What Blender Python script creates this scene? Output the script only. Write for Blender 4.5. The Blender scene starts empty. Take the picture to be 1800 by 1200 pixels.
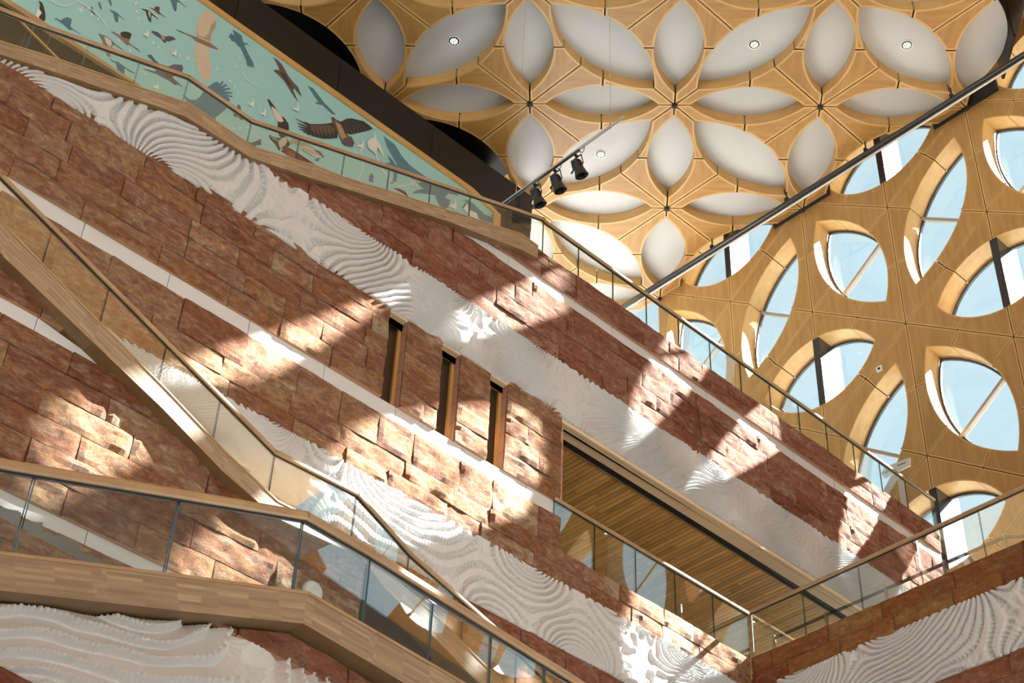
import bpy, math, random
import numpy as np
from mathutils import Matrix, Vector

random.seed(7)
rng = np.random.default_rng(7)
sc = bpy.context.scene
col = sc.collection

# ------------------------------------------------------------------ camera
F, YAW, PITCH, ROLL = 2859.4, 0.8351935, 0.70451297, 0.04781213
cy, sy, cp, sp = math.cos(YAW), math.sin(YAW), math.cos(PITCH), math.sin(PITCH)
FW = Vector((cy * cp, sy * cp, sp))
_r = Vector((sy, -cy, 0))
_u = _r.cross(FW)
RT = math.cos(ROLL) * _r + math.sin(ROLL) * _u
UP = -math.sin(ROLL) * _r + math.cos(ROLL) * _u
cam = bpy.data.cameras.new('camera')
cam.sensor_width = 36
cam.lens = F / 1800 * 36
cam.clip_end = 500
co = bpy.data.objects.new('camera', cam)
M = Matrix((RT, UP, -FW)).transposed().to_4x4()
co.matrix_world = M
col.objects.link(co)
sc.camera = co

# ------------------------------------------------------------------ world, sun, exposure
SUN_E, SKY_E, EXPO = 46.0, 1.12, 0.04
K1, K2 = 0.44, 1.03
world = bpy.data.worlds.new('world')
sc.world = world
world.use_nodes = True
wn = world.node_tree
wn.nodes.clear()
wo = wn.nodes.new('ShaderNodeOutputWorld')
bg = wn.nodes.new('ShaderNodeBackground')
tc = wn.nodes.new('ShaderNodeTexCoord')
sx = wn.nodes.new('ShaderNodeSeparateXYZ')
rp = wn.nodes.new('ShaderNodeValToRGB')
rp.color_ramp.elements[0].position = 0.0
rp.color_ramp.elements[0].color = (0.80, 0.90, 0.94, 1)
rp.color_ramp.elements[1].position = 1.0
rp.color_ramp.elements[1].color = (0.52, 0.76, 0.88, 1)
wn.links.new(tc.outputs['Generated'], sx.inputs[0])
wn.links.new(sx.outputs['Z'], rp.inputs[0])
wn.links.new(rp.outputs[0], bg.inputs[0])
bg.inputs[1].default_value = SKY_E
wn.links.new(bg.outputs[0], wo.inputs[0])

sun = bpy.data.lights.new('sun', 'SUN')
sun.energy = SUN_E
sun.color = (1.0, 0.965, 0.91)
sun.angle = math.radians(0.6)
so = bpy.data.objects.new('sun', sun)
so.rotation_euler = Vector((-1, K1, -K2)).to_track_quat('-Z', 'Y').to_euler()
so.location = (60, -20, 60)
col.objects.link(so)

sc.view_settings.view_transform = 'Standard'
sc.view_settings.look = 'None'
sc.view_settings.gamma = 1
sc.view_settings.use_curve_mapping = False
sc.view_settings.exposure = EXPO
sc.cycles.max_bounces = 10
sc.cycles.transparent_max_bounces = 16
sc.cycles.caustics_reflective = False
sc.cycles.caustics_refractive = False

# ------------------------------------------------------------------ node helpers
def newmat(name):
    m = bpy.data.materials.new(name)
    m.use_nodes = True
    nt = m.node_tree
    b = nt.nodes['Principled BSDF']
    return m, nt, b

def N(nt, t, **kw):
    n = nt.nodes.new(t)
    for k, v in kw.items():
        if k in n.inputs.keys():
            n.inputs[k].default_value = v
        else:
            setattr(n, k, v)
    return n

def ramp(nt, stops, mode='LINEAR'):
    r = nt.nodes.new('ShaderNodeValToRGB')
    cr = r.color_ramp
    cr.interpolation = mode
    while len(cr.elements) < len(stops):
        cr.elements.new(0.5)
    for e, (p, c) in zip(cr.elements, stops):
        e.position = p
        e.color = (*c, 1)
    return r

def plain(name, c, rough=0.6, metal=0.0, spec=0.5, emit=None, es=0):
    m, nt, b = newmat(name)
    b.inputs['Base Color'].default_value = (*c, 1)
    b.inputs['Roughness'].default_value = rough
    b.inputs['Metallic'].default_value = metal
    b.inputs['Specular IOR Level'].default_value = spec
    if emit:
        b.inputs['Emission Color'].default_value = (*emit, 1)
        b.inputs['Emission Strength'].default_value = es
    return m

def mapped(nt, scale, coord='Object', rot=(0, 0, 0)):
    t = nt.nodes.new('ShaderNodeTexCoord')
    mp = nt.nodes.new('ShaderNodeMapping')
    mp.inputs['Scale'].default_value = scale
    mp.inputs['Rotation'].default_value = rot
    nt.links.new(t.outputs[coord], mp.inputs[0])
    return mp

def wood(name, c1, c2, scale=(1.2, 14, 14), rough=0.45, tone=0.12):
    """veneer: long grain along the first axis of the object, a tone of its own per board"""
    m, nt, b = newmat(name)
    L = nt.links.new
    mp = mapped(nt, scale)
    oi = nt.nodes.new('ShaderNodeObjectInfo')
    n1 = N(nt, 'ShaderNodeTexNoise', Scale=1.0, Detail=5.0, Roughness=0.6)
    n1.noise_dimensions = '4D'
    mu = N(nt, 'ShaderNodeMath', operation='MULTIPLY')
    mu.inputs[1].default_value = 30
    L(oi.outputs['Random'], mu.inputs[0])
    L(mu.outputs[0], n1.inputs['W'])
    L(mp.outputs[0], n1.inputs['Vector'])
    r = ramp(nt, [(0.36, c1), (0.64, c2)])
    L(n1.outputs['Fac'], r.inputs[0])
    hs = nt.nodes.new('ShaderNodeHueSaturation')
    mr = nt.nodes.new('ShaderNodeMapRange')
    mr.inputs['To Min'].default_value = 1 - tone
    mr.inputs['To Max'].default_value = 1 + tone
    L(oi.outputs['Random'], mr.inputs['Value'])
    L(mr.outputs[0], hs.inputs['Value'])
    L(r.outputs[0], hs.inputs['Color'])
    L(hs.outputs[0], b.inputs['Base Color'])
    b.inputs['Roughness'].default_value = rough
    return m

def butcher(name, cols, rot, sx_, sz_):
    """finger-jointed strips: flat print on the stringer face, laid along its run"""
    m, nt, b = newmat(name)
    L = nt.links.new
    t = nt.nodes.new('ShaderNodeTexCoord')
    sep = nt.nodes.new('ShaderNodeSeparateXYZ')
    L(t.outputs['UV'], sep.inputs[0])
    cmb = nt.nodes.new('ShaderNodeCombineXYZ')
    L(sep.outputs['X'], cmb.inputs['X'])
    L(sep.outputs['Y'], cmb.inputs['Y'])
    br = N(nt, 'ShaderNodeTexBrick')
    br.offset = 0.37
    br.offset_frequency = 1
    br.squash = 1
    br.inputs['Scale'].default_value = 1
    br.inputs['Mortar Size'].default_value = 0.0
    br.inputs['Bias'].default_value = 0
    br.inputs['Brick Width'].default_value = sx_
    br.inputs['Row Height'].default_value = sz_
    br.inputs['Color1'].default_value = (0, 0, 0, 1)
    br.inputs['Color2'].default_value = (1, 1, 1, 1)
    L(cmb.outputs[0], br.inputs['Vector'])
    r = ramp(nt, cols)
    L(br.outputs['Color'], r.inputs[0])
    mp = nt.nodes.new('ShaderNodeMapping')
    mp.inputs['Scale'].default_value = (3, 60, 1)
    L(cmb.outputs[0], mp.inputs[0])
    n1 = N(nt, 'ShaderNodeTexNoise', Scale=1.0, Detail=4.0)
    L(mp.outputs[0], n1.inputs['Vector'])
    mx = N(nt, 'ShaderNodeMix', data_type='RGBA', blend_type='OVERLAY')
    mx.inputs[0].default_value = 0.35
    L(r.outputs[0], mx.inputs[6])
    L(n1.outputs['Fac'], mx.inputs[7])
    L(mx.outputs[2], b.inputs['Base Color'])
    b.inputs['Roughness'].default_value = 0.4
    return m

def stone(name, tones, vein, bump=0.7):
    """split-face travertine: a tone per block, cloudy veins and bands, pitted relief"""
    m, nt, b = newmat(name)
    L = nt.links.new
    t = nt.nodes.new('ShaderNodeTexCoord')
    oi = nt.nodes.new('ShaderNodeObjectInfo')
    mu = N(nt, 'ShaderNodeMath', operation='MULTIPLY')
    mu.inputs[1].default_value = 57
    L(oi.outputs['Random'], mu.inputs[0])
    def noise(scale, rot, sc_, det, dist, wofs):
        mp = nt.nodes.new('ShaderNodeMapping')
        mp.inputs['Scale'].default_value = scale
        mp.inputs['Rotation'].default_value = rot
        L(t.outputs['Object'], mp.inputs[0])
        n = N(nt, 'ShaderNodeTexNoise', Scale=sc_, Detail=det, Roughness=0.65, Distortion=dist)
        n.noise_dimensions = '4D'
        ad = N(nt, 'ShaderNodeMath', operation='ADD'); ad.inputs[1].default_value = wofs
        L(mu.outputs[0], ad.inputs[0]); L(ad.outputs[0], n.inputs['W'])
        L(mp.outputs[0], n.inputs['Vector'])
        return n
    # block tone, pushed about by broad clouds inside the block
    nb = noise((1, 1, 2.2), (0, 0.3, 0), 2.4, 4.0, 0.9, 0)
    ad = N(nt, 'ShaderNodeMath', operation='MULTIPLY_ADD')
    ad.inputs[1].default_value = 0.9
    L(nb.outputs['Fac'], ad.inputs[0])
    sb_ = N(nt, 'ShaderNodeMath', operation='SUBTRACT'); sb_.inputs[1].default_value = 0.45
    L(oi.outputs['Random'], sb_.inputs[0]); L(sb_.outputs[0], ad.inputs[2])
    r = ramp(nt, tones, 'LINEAR')
    L(ad.outputs[0], r.inputs[0])
    n1 = noise((1.4, 1.4, 5.0), (0, 0.35, 0), 2.2, 7.0, 1.4, 9)
    r1 = ramp(nt, [(0.48, (0, 0, 0)), (0.58, (0.55, 0.55, 0.55)), (0.70, (1, 1, 1))])
    L(n1.outputs['Fac'], r1.inputs[0])
    mx = N(nt, 'ShaderNodeMix', data_type='RGBA')
    mx.inputs[7].default_value = (*vein, 1)
    sc1 = N(nt, 'ShaderNodeMath', operation='MULTIPLY')
    sc1.inputs[1].default_value = 0.8
    L(r1.outputs[0], sc1.inputs[0])
    L(sc1.outputs[0], mx.inputs[0])
    L(r.outputs[0], mx.inputs[6])
    n2 = noise((1, 1, 1.6), (0, 0.3, 0), 11.0, 9.0, 0.6, 3)
    n2.inputs['Roughness'].default_value = 0.75
    r2 = ramp(nt, [(0.28, (0.34, 0.28, 0.25)), (0.42, (0.90, 0.88, 0.86)), (0.54, (1.12, 1.12, 1.12)), (0.68, (1.6, 1.7, 1.75))])
    L(n2.outputs['Fac'], r2.inputs[0])
    m2 = N(nt, 'ShaderNodeMix', data_type='RGBA', blend_type='MULTIPLY')
    m2.inputs[0].default_value = 1.0
    n4 = noise((1.2, 1.2, 3.0), (0, -0.4, 0), 3.1, 5.0, 1.0, 21)
    r4 = ramp(nt, [(0.54, (0, 0, 0)), (0.66, (0.75, 0.75, 0.75))])
    L(n4.outputs['Fac'], r4.inputs[0])
    m4 = N(nt, 'ShaderNodeMix', data_type='RGBA')
    m4.inputs[7].default_value = (0.56, 0.225, 0.075, 1)
    L(r4.outputs[0], m4.inputs[0])
    L(mx.outputs[2], m4.inputs[6])
    L(m4.outputs[2], m2.inputs[6])
    L(r2.outputs[0], m2.inputs[7])
    L(m2.outputs[2], b.inputs['Base Color'])
    b.inputs['Roughness'].default_value = 0.85
    b.inputs['Specular IOR Level'].default_value = 0.2
    n3 = N(nt, 'ShaderNodeTexNoise', Scale=30.0, Detail=10.0, Roughness=0.80, Distortion=0.5)
    L(t.outputs['Object'], n3.inputs['Vector'])
    vo = N(nt, 'ShaderNodeTexVoronoi', Scale=45.0)
    L(t.outputs['Object'], vo.inputs['Vector'])
    rv = ramp(nt, [(0.0, (0, 0, 0)), (0.35, (1, 1, 1))])
    L(vo.outputs['Distance'], rv.inputs[0])
    ad = N(nt, 'ShaderNodeMath', operation='MULTIPLY_ADD')
    ad.inputs[1].default_value = 0.2
    L(rv.outputs[0], ad.inputs[0])
    L(n3.outputs['Fac'], ad.inputs[2])
    bp = N(nt, 'ShaderNodeBump', Strength=bump, Distance=0.13)
    L(ad.outputs[0], bp.inputs['Height'])
    L(bp.outputs[0], b.inputs['Normal'])
    return m

def glassmat(name, tint, base=0.06):
    """clear pane: passes light straight through, mirrors more at grazing angles"""
    m = bpy.data.materials.new(name)
    m.use_nodes = True
    nt = m.node_tree
    nt.nodes.clear()
    L = nt.links.new
    out = nt.nodes.new('ShaderNodeOutputMaterial')
    tr = nt.nodes.new('ShaderNodeBsdfTransparent')
    tr.inputs[0].default_value = (*tint, 1)
    gl = nt.nodes.new('ShaderNodeBsdfGlossy')
    gl.inputs['Roughness'].default_value = 0.0
    gl.inputs['Color'].default_value = (0.93, 0.98, 0.97, 1)
    ge = nt.nodes.new('ShaderNodeNewGeometry')
    dt = N(nt, 'ShaderNodeVectorMath', operation='DOT_PRODUCT')
    L(ge.outputs['Normal'], dt.inputs[0])
    L(ge.outputs['Incoming'], dt.inputs[1])
    ab = N(nt, 'ShaderNodeMath', operation='ABSOLUTE')
    L(dt.outputs['Value'], ab.inputs[0])
    om = N(nt, 'ShaderNodeMath', operation='SUBTRACT')
    om.inputs[0].default_value = 1
    L(ab.outputs[0], om.inputs[1])
    pw = N(nt, 'ShaderNodeMath', operation='POWER')
    pw.inputs[1].default_value = 4.0
    L(om.outputs[0], pw.inputs[0])
    ma = N(nt, 'ShaderNodeMath', operation='MULTIPLY_ADD')
    ma.inputs[1].default_value = 1 - base
    ma.inputs[2].default_value = base
    L(pw.outputs[0], ma.inputs[0])
    mx = nt.nodes.new('ShaderNodeMixShader')
    L(ma.outputs[0], mx.inputs[0])
    L(tr.outputs[0], mx.inputs[1])
    L(gl.outputs[0], mx.inputs[2])
    L(mx.outputs[0], out.inputs[0])
    return m

RED = [(0.0, (0.341, 0.110, 0.065)), (0.2, (0.498, 0.176, 0.100)), (0.4, (0.616, 0.269, 0.170)), (0.55, (0.458, 0.159, 0.098)), (0.72, (0.668, 0.347, 0.230)), (0.9, (0.537, 0.212, 0.132)), (1.0, (0.720, 0.445, 0.295))]
MIX = [(0.0, (0.364, 0.130, 0.067)), (0.16, (0.578, 0.258, 0.126)), (0.3, (0.443, 0.191, 0.116)), (0.44, (0.686, 0.361, 0.170)), (0.56, (0.498, 0.198, 0.100)), (0.7, (0.740, 0.464, 0.251)), (0.82, (0.524, 0.235, 0.151)), (0.92, (0.686, 0.391, 0.214)), (1.0, (0.847, 0.670, 0.450))]
ORG = [(0.0, (0.397, 0.122, 0.046)), (0.3, (0.582, 0.237, 0.081)), (0.5, (0.661, 0.309, 0.112)), (0.7, (0.489, 0.172, 0.064)), (1.0, (0.688, 0.396, 0.158))]
MT = dict(
    stone_red=stone('stone_red', RED, (0.68, 0.46, 0.36), 1.0),
    stone_mix=stone('stone_mix', MIX, (0.74, 0.53, 0.39), 1.0),
    stone_orange=stone('stone_orange', ORG, (0.46, 0.27, 0.15), 1.0),
    mortar=plain('mortar', (0.05, 0.035, 0.028), 0.9),
    white=plain('white_trim', (0.62, 0.63, 0.635), 0.6),
    beige=plain('beige_panel', (0.80, 0.62, 0.39), 0.55),
    black=plain('black_gap', (0.012, 0.011, 0.011), 0.6),
    dark_gap=plain('dark_gap', (0.05, 0.025, 0.01), 0.8),
    fabric=plain('ceiling_fabric', (0.50, 0.525, 0.55), 0.8),
    ceil_wood=wood('ceiling_veneer', (0.295, 0.147, 0.036), (0.375, 0.208, 0.06), (1.2, 9, 9), 0.4, 0.06),
    ceil_edge=wood('ceiling_edge', (0.47, 0.275, 0.095), (0.53, 0.33, 0.125), (1.5, 9, 9), 0.4, 0.03),
    wall_wood=wood('window_wall_veneer', (0.375, 0.20, 0.060), (0.465, 0.268, 0.092), (9, 9, 1.0), 0.45, 0.05),
    wall_edge=wood('window_wall_edge', (0.55, 0.33, 0.12), (0.62, 0.40, 0.16), (8, 8, 1.2), 0.45, 0.03),
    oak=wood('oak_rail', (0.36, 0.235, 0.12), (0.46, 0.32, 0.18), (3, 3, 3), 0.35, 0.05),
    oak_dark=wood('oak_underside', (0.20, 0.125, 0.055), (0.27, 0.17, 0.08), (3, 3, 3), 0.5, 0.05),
    slat=wood('slat_wood', (0.58, 0.32, 0.09), (0.74, 0.46, 0.15), (10, 1.5, 10), 0.45, 0.22),
    jamb=plain('jamb_stone', (0.46, 0.27, 0.18), 0.8),
    jamb_wood=wood('jamb_wood', (0.55, 0.32, 0.10), (0.66, 0.40, 0.14), (9, 9, 1), 0.4, 0.05),
    soffit_stone=plain('sawn_stone', (0.50, 0.29, 0.17), 0.7),
    glass=glassmat('balustrade_glass', (0.95, 0.98, 0.975), 0.16),
    clear=glassmat('clear_balustrade_glass', (0.96, 0.985, 0.98), 0.03),
    pane=glassmat('window_glass', (0.93, 0.97, 0.98), 0.05),
    glass_edge=plain('glass_edge', (0.03, 0.06, 0.055), 0.3),
    dark_glass=plain('dark_pane', (0.035, 0.024, 0.014), 0.25, 0, 0.3),
    steel=plain('steel', (0.55, 0.57, 0.58), 0.22, 1.0),
    fin=plain('dark_steel', (0.045, 0.046, 0.048), 0.3, 0.3),
    fin_sunlit=plain('sunlit_steel', (0.8, 0.8, 0.8), 0.5),  # sunlight on the outer fin, put into its colour as white
    frame=plain('window_frame', (0.06, 0.06, 0.06), 0.4),
    mull=plain('mullion_grey', (0.36, 0.33, 0.30), 0.4),
    rope=plain('dark_blue_bar', (0.02, 0.025, 0.032), 0.4),
    brown_dark=plain('dark_bulkhead', (0.018, 0.014, 0.010), 0.5, 0, 0.25),
    teal_dark=plain('dark_teal_bulkhead', (0.006, 0.014, 0.019), 0.5, 0, 0.3),
    teal=plain('mural_turquoise', (0.29, 0.55, 0.56), 0.55),
    floor=plain('stone_floor', (0.20, 0.205, 0.21), 0.5),
    carpet=plain('dark_carpet', (0.10, 0.09, 0.08), 0.9),
    paving=plain('pale_paving', (0.55, 0.53, 0.50), 0.8),
    lamp=plain('lamp_black', (0.015, 0.016, 0.018), 0.25),
    lampglow=plain('lamp_glow', (0.9, 0.95, 0.8), 0.4, emit=(0.92, 1.0, 0.82), es=1.3),
    signw=plain('sign_white', (0.62, 0.60, 0.55), 0.5),
    text=plain('sign_text', (0.03, 0.03, 0.03), 0.5),
    smoke=plain('smoked_glass', (0.030, 0.038, 0.032), 0.5, 0, 0.1),
    ivory=plain('ivory_plastic', (0.75, 0.77, 0.76), 0.4),
)
# relief plaster
_m, _nt, _b = newmat('plaster_relief')
_b.inputs['Base Color'].default_value = (0.60, 0.61, 0.615, 1)
_b.inputs['Roughness'].default_value = 0.75
_t = _nt.nodes.new('ShaderNodeTexCoord')
_n = N(_nt, 'ShaderNodeTexNoise', Scale=60.0, Detail=3.0)
_nt.links.new(_t.outputs['Object'], _n.inputs['Vector'])
_p = N(_nt, 'ShaderNodeBump', Strength=0.15, Distance=0.01)
_nt.links.new(_n.outputs['Fac'], _p.inputs['Height'])
_nt.links.new(_p.outputs[0], _b.inputs['Normal'])
MT['relief'] = _m
BUTCH = [(0.0, (0.265, 0.185, 0.115)), (0.3, (0.31, 0.22, 0.14)), (0.7, (0.35, 0.25, 0.16)), (1.0, (0.42, 0.31, 0.205))]
MT['butcher'] = butcher('finger_jointed_oak', BUTCH, 0, 0.20, 0.0165)

# ------------------------------------------------------------------ object helpers
def link(name, verts, faces, mats, parent=None, midx=None, smooth=False, uv=None):
    me = bpy.data.meshes.new(name)
    me.from_pydata([tuple(v) for v in verts], [], faces)
    for m in (mats if isinstance(mats, (list, tuple)) else [mats]):
        me.materials.append(MT[m] if isinstance(m, str) else m)
    if midx is not None:
        me.polygons.foreach_set('material_index', midx)
    if smooth:
        me.polygons.foreach_set('use_smooth', [True] * len(faces))
    if uv is not None:
        l = me.uv_layers.new(name='UVMap')
        for i, lp in enumerate(me.loops):
            l.data[i].uv = uv[lp.vertex_index]
    me.update()
    o = bpy.data.objects.new(name, me)
    col.objects.link(o)
    if parent:
        o.parent = parent
    return o

def empty(name, label=None, cat=None, group=None, kind=None, loc=(0, 0, 0)):
    o = bpy.data.objects.new(name, None)
    o.empty_display_size = 0.2
    o.location = loc
    col.objects.link(o)
    tag(o, label, cat, group, kind)
    return o

def tag(o, label=None, cat=None, group=None, kind=None):
    if label: o['label'] = label
    if cat: o['category'] = cat
    if group: o['group'] = group
    if kind: o['kind'] = kind
    return o

class MB:
    """collects simple solids into one mesh"""
    def __init__(s): s.v, s.f, s.m = [], [], []
    def add(s, v, f, m=0):
        b = len(s.v); s.v += [tuple(x) for x in v]; s.f += [tuple(b + i for i in q) for q in f]; s.m += [m] * len(f)
        return s
    def box(s, a, b, m=0):
        x0, y0, z0 = a; x1, y1, z1 = b
        v = [(x, y, z) for x in (x0, x1) for y in (y0, y1) for z in (z0, z1)]
        return s.add(v, [(0, 1, 3, 2), (4, 6, 7, 5), (0, 4, 5, 1), (2, 3, 7, 6), (0, 2, 6, 4), (1, 5, 7, 3)], m)
    def tube(s, p, q, r, n=8, m=0, r2=None, caps=True):
        p, q = Vector(p), Vector(q); r2 = r if r2 is None else r2
        d = (q - p).normalized()
        a = d.orthogonal().normalized(); b = d.cross(a)
        v = []
        for c, rr in ((p, r), (q, r2)):
            for i in range(n):
                t = 2 * math.pi * i / n
                v.append(c + rr * (math.cos(t) * a + math.sin(t) * b))
        f = [(i, (i + 1) % n, n + (i + 1) % n, n + i) for i in range(n)]
        if caps: f += [tuple(range(n - 1, -1, -1)), tuple(range(n, 2 * n))]
        return s.add(v, f, m)
    def build(s, name, mats, parent=None, smooth=False):
        return link(name, s.v, s.f, mats, parent, s.m, smooth)

def ray(px, py):
    px, py = float(px), float(py)
    return (px - 900) / F * RT - (py - 600) / F * UP + FW

class Plane:
    """vertical plane through (x0, y0) running at angle a; n is measured towards the atrium"""
    def __init__(s, x0, y0, deg):
        a = math.radians(deg)
        s.O = Vector((x0, y0, 0)); s.U = Vector((math.cos(a), math.sin(a), 0)); s.N = Vector((math.sin(a), -math.cos(a), 0))
    def at(s, px, py, n=0.0):
        d = ray(px, py)
        t = (s.O + s.N * n).dot(s.N) / d.dot(s.N)
        P = d * t
        return ((P - s.O).dot(s.U), P.z)
    def P(s, u, w, n=0.0):
        u, w, n = float(u), float(w), float(n)
        v = s.O + s.U * u + s.N * n
        return Vector((v.x, v.y, w))
    def pts(s, L, n=0.0): return [s.at(*q, n) for q in L]

def lin(poly, u):
    """height of a polyline at u (extended flat past its ends along the end slopes)"""
    if u <= poly[0][0]: a, b = poly[0], poly[1]
    elif u >= poly[-1][0]: a, b = poly[-2], poly[-1]
    else:
        for a, b in zip(poly, poly[1:]):
            if a[0] <= u <= b[0]: break
    return a[1] + (b[1] - a[1]) * (u - a[0]) / (b[0] - a[0])

def area(p): return sum(p[i - 1][0] * p[i][1] - p[i][0] * p[i - 1][1] for i in range(len(p))) / 2

def offset(poly, d):
    """shrink a polygon (ccw) by d"""
    if area(poly) < 0: poly = poly[::-1]
    out = []
    n = len(poly)
    for i in range(n):
        a, b, c = (Vector(poly[i - 1]), Vector(poly[i]), Vector(poly[(i + 1) % n]))
        e1, e2 = (b - a), (c - b)
        if e1.length < 1e-6 or e2.length < 1e-6:
            continue
        e1.normalize(); e2.normalize()
        n1, n2 = Vector((-e1.y, e1.x)), Vector((-e2.y, e2.x))
        m = n1 + n2
        if m.length < 1e-4: m = n1
        m.normalize()
        k = min(1 / max(m.dot(n1), 0.35), 2.4)
        out.append(tuple(b + m * d * k))
    return out

def dedupe(p, e=1e-4):
    o = []
    for q in p:
        if not o or (q[0] - o[-1][0]) ** 2 + (q[1] - o[-1][1]) ** 2 > e * e: o.append(tuple(q))
    if len(o) > 2 and (o[0][0] - o[-1][0]) ** 2 + (o[0][1] - o[-1][1]) ** 2 < e * e: o.pop()
    return o

def panel_mesh(name, poly, mapf, depth, gap, band, mats, back=True):
    """a board with a lighter lipped edge: mapf(u, w, n) with n=0 the face and n=-depth behind it"""
    poly = dedupe(poly)
    p0 = offset(poly, gap)
    p1 = offset(p0, band)
    n = len(p0)
    v = [mapf(*q, 0) for q in p0] + [mapf(*q, 0) for q in p1] + [mapf(*q, -depth) for q in p0]
    f, mi = [], []
    for i in range(n):
        j = (i + 1) % n
        f.append((i, j, n + j, n + i)); mi.append(1)
        f.append((j, i, 2 * n + i, 2 * n + j)); mi.append(1)
    f.append(tuple(range(n, 2 * n))); mi.append(0)
    if back: f.append(tuple(range(3 * n - 1, 2 * n - 1, -1))); mi.append(1)
    me = bpy.data.meshes.new(name)
    me.from_pydata([tuple(x) for x in v], [], f)
    for m in mats: me.materials.append(MT[m])
    me.polygons.foreach_set('material_index', mi)
    me.update()
    return me

def place(me, name, parent, mat=None):
    o = bpy.data.objects.new(name, me)
    col.objects.link(o)
    o.parent = parent
    if mat is not None: o.matrix_local = mat
    return o

# ------------------------------------------------------------------ noise on arrays
_perm = rng.permutation(512)
_gr = rng.uniform(-1, 1, 512)
def vnoise(x, y, seed=0):
    xi, yi = np.floor(x).astype(int), np.floor(y).astype(int)
    fx, fy = x - xi, y - yi
    fx, fy = fx * fx * (3 - 2 * fx), fy * fy * (3 - 2 * fy)
    def g(a, b): return _gr[(_perm[(a + seed) & 511] + b) & 511]
    return (g(xi, yi) * (1 - fx) + g(xi + 1, yi) * fx) * (1 - fy) + (g(xi, yi + 1) * (1 - fx) + g(xi + 1, yi + 1) * fx) * fy
def fbm(x, y, seed=0, o=4, r=0.5):
    s, a = 0, 1
    for k in range(o):
        s = s + a * vnoise(x * 2 ** k, y * 2 ** k, seed + 17 * k); a *= r
    return s

K = 11.5 / 11.772           # the measured heights were taken on a plane at 11.772 m
YW = 11.5
LEFT = Plane(0, YW, 0)
XR = 0.6315 * 24 * K
RIGHT = Plane(XR, 0, -90)
XWIN, ZC = 20.19, 24.0
FAR = Plane(XWIN, 0, -90)

# ------------------------------------------------------------------ stonework
def clip_poly(poly, a, b, c):
    """keep a*u + b*w <= c"""
    out = []
    for i in range(len(poly)):
        p, q = poly[i - 1], poly[i]
        dp, dq = a * p[0] + b * p[1] - c, a * q[0] + b * q[1] - c
        if dp <= 0: out.append(p)
        if (dp < 0) != (dq < 0) and abs(dp - dq) > 1e-9:
            t = dp / (dp - dq); out.append((p[0] + (q[0] - p[0]) * t, p[1] + (q[1] - p[1]) * t))
    return out

def stone_block(pl, u0, u1, w0, w1, mat, parent, cap=None, rough=0.028, name='stone', depth=0.11, sawn_under=False):
    g = 0.0045
    u0 += g; u1 -= g; w0 += g; w1 -= g
    if cap is not None:
        if min(lin(cap, u) for u in (u0, (u0 + u1) / 2, u1)) < w0 and max(lin(cap, u) for u in (u0, (u0 + u1) / 2, u1)) <= w0: return
    nx, nz = max(3, int((u1 - u0) / 0.05)), max(3, int((w1 - w0) / 0.05))
    U, W = np.meshgrid(np.linspace(u0, u1, nx + 1), np.linspace(w0, w1, nz + 1), indexing='ij')
    if cap is not None:
        C = np.array([lin(cap, u) for u in np.linspace(u0, u1, nx + 1)])[:, None]
        C = np.maximum(C, w0 + 0.004)
        W = w0 + (np.minimum(w1, C) - w0) * (W - w0) / (w1 - w0)
    s = random.randrange(400)
    h = 0.75 * fbm(U * 4 + s, W * 6 + U * 2, s, 2) + 0.22 * fbm(U * 9, W * 10 + s, s + 3, 1)
    tl = rng.uniform(-0.5, 0.5, 2)
    h = h + tl[0] * (U - (u0 + u1) / 2) / (u1 - u0) + tl[1] * (W - (w0 + w1) / 2) / (w1 - w0)
    ed = np.minimum(np.minimum(np.arange(nx + 1)[:, None], nx - np.arange(nx + 1)[:, None]), np.minimum(np.arange(nz + 1)[None], nz - np.arange(nz + 1)[None]))
    e = np.clip(ed / 1.0, 0, 1)
    H = 0.72 * rough * h * (0.55 + 0.45 * e) - 0.012 * (1 - e) + rng.uniform(-0.006, 0.010)
    jx = rng.uniform(-0.012, 0.012, U.shape) * e
    v = [pl.P(U[i, j] + jx[i, j], W[i, j], H[i, j]) for i in range(nx + 1) for j in range(nz + 1)]
    c = lambda i, j: i * (nz + 1) + j
    f = [(c(i, j), c(i + 1, j), c(i + 1, j + 1), c(i, j + 1)) for i in range(nx) for j in range(nz)]
    mi = [0] * len(f)
    rim = [c(i, 0) for i in range(nx)] + [c(nx, j) for j in range(nz)] + [c(i, nz) for i in range(nx, 0, -1)] + [c(0, j) for j in range(nz, 0, -1)]
    b = len(v)
    ctr = pl.P((u0 + u1) / 2, (w0 + w1) / 2, 0)
    for k in rim:
        i, j = divmod(k, nz + 1)
        v.append(pl.P(U[i, j], W[i, j], -depth))
    n = len(rim)
    for k in range(n):
        f.append((rim[(k + 1) % n], rim[k], b + k, b + (k + 1) % n)); mi.append(1 if k < nx else 0)
    o = link(name, [x - ctr for x in v], f, [mat, 'soffit_stone' if sawn_under else mat], parent, mi)
    o.location = ctr
    return o

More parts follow.
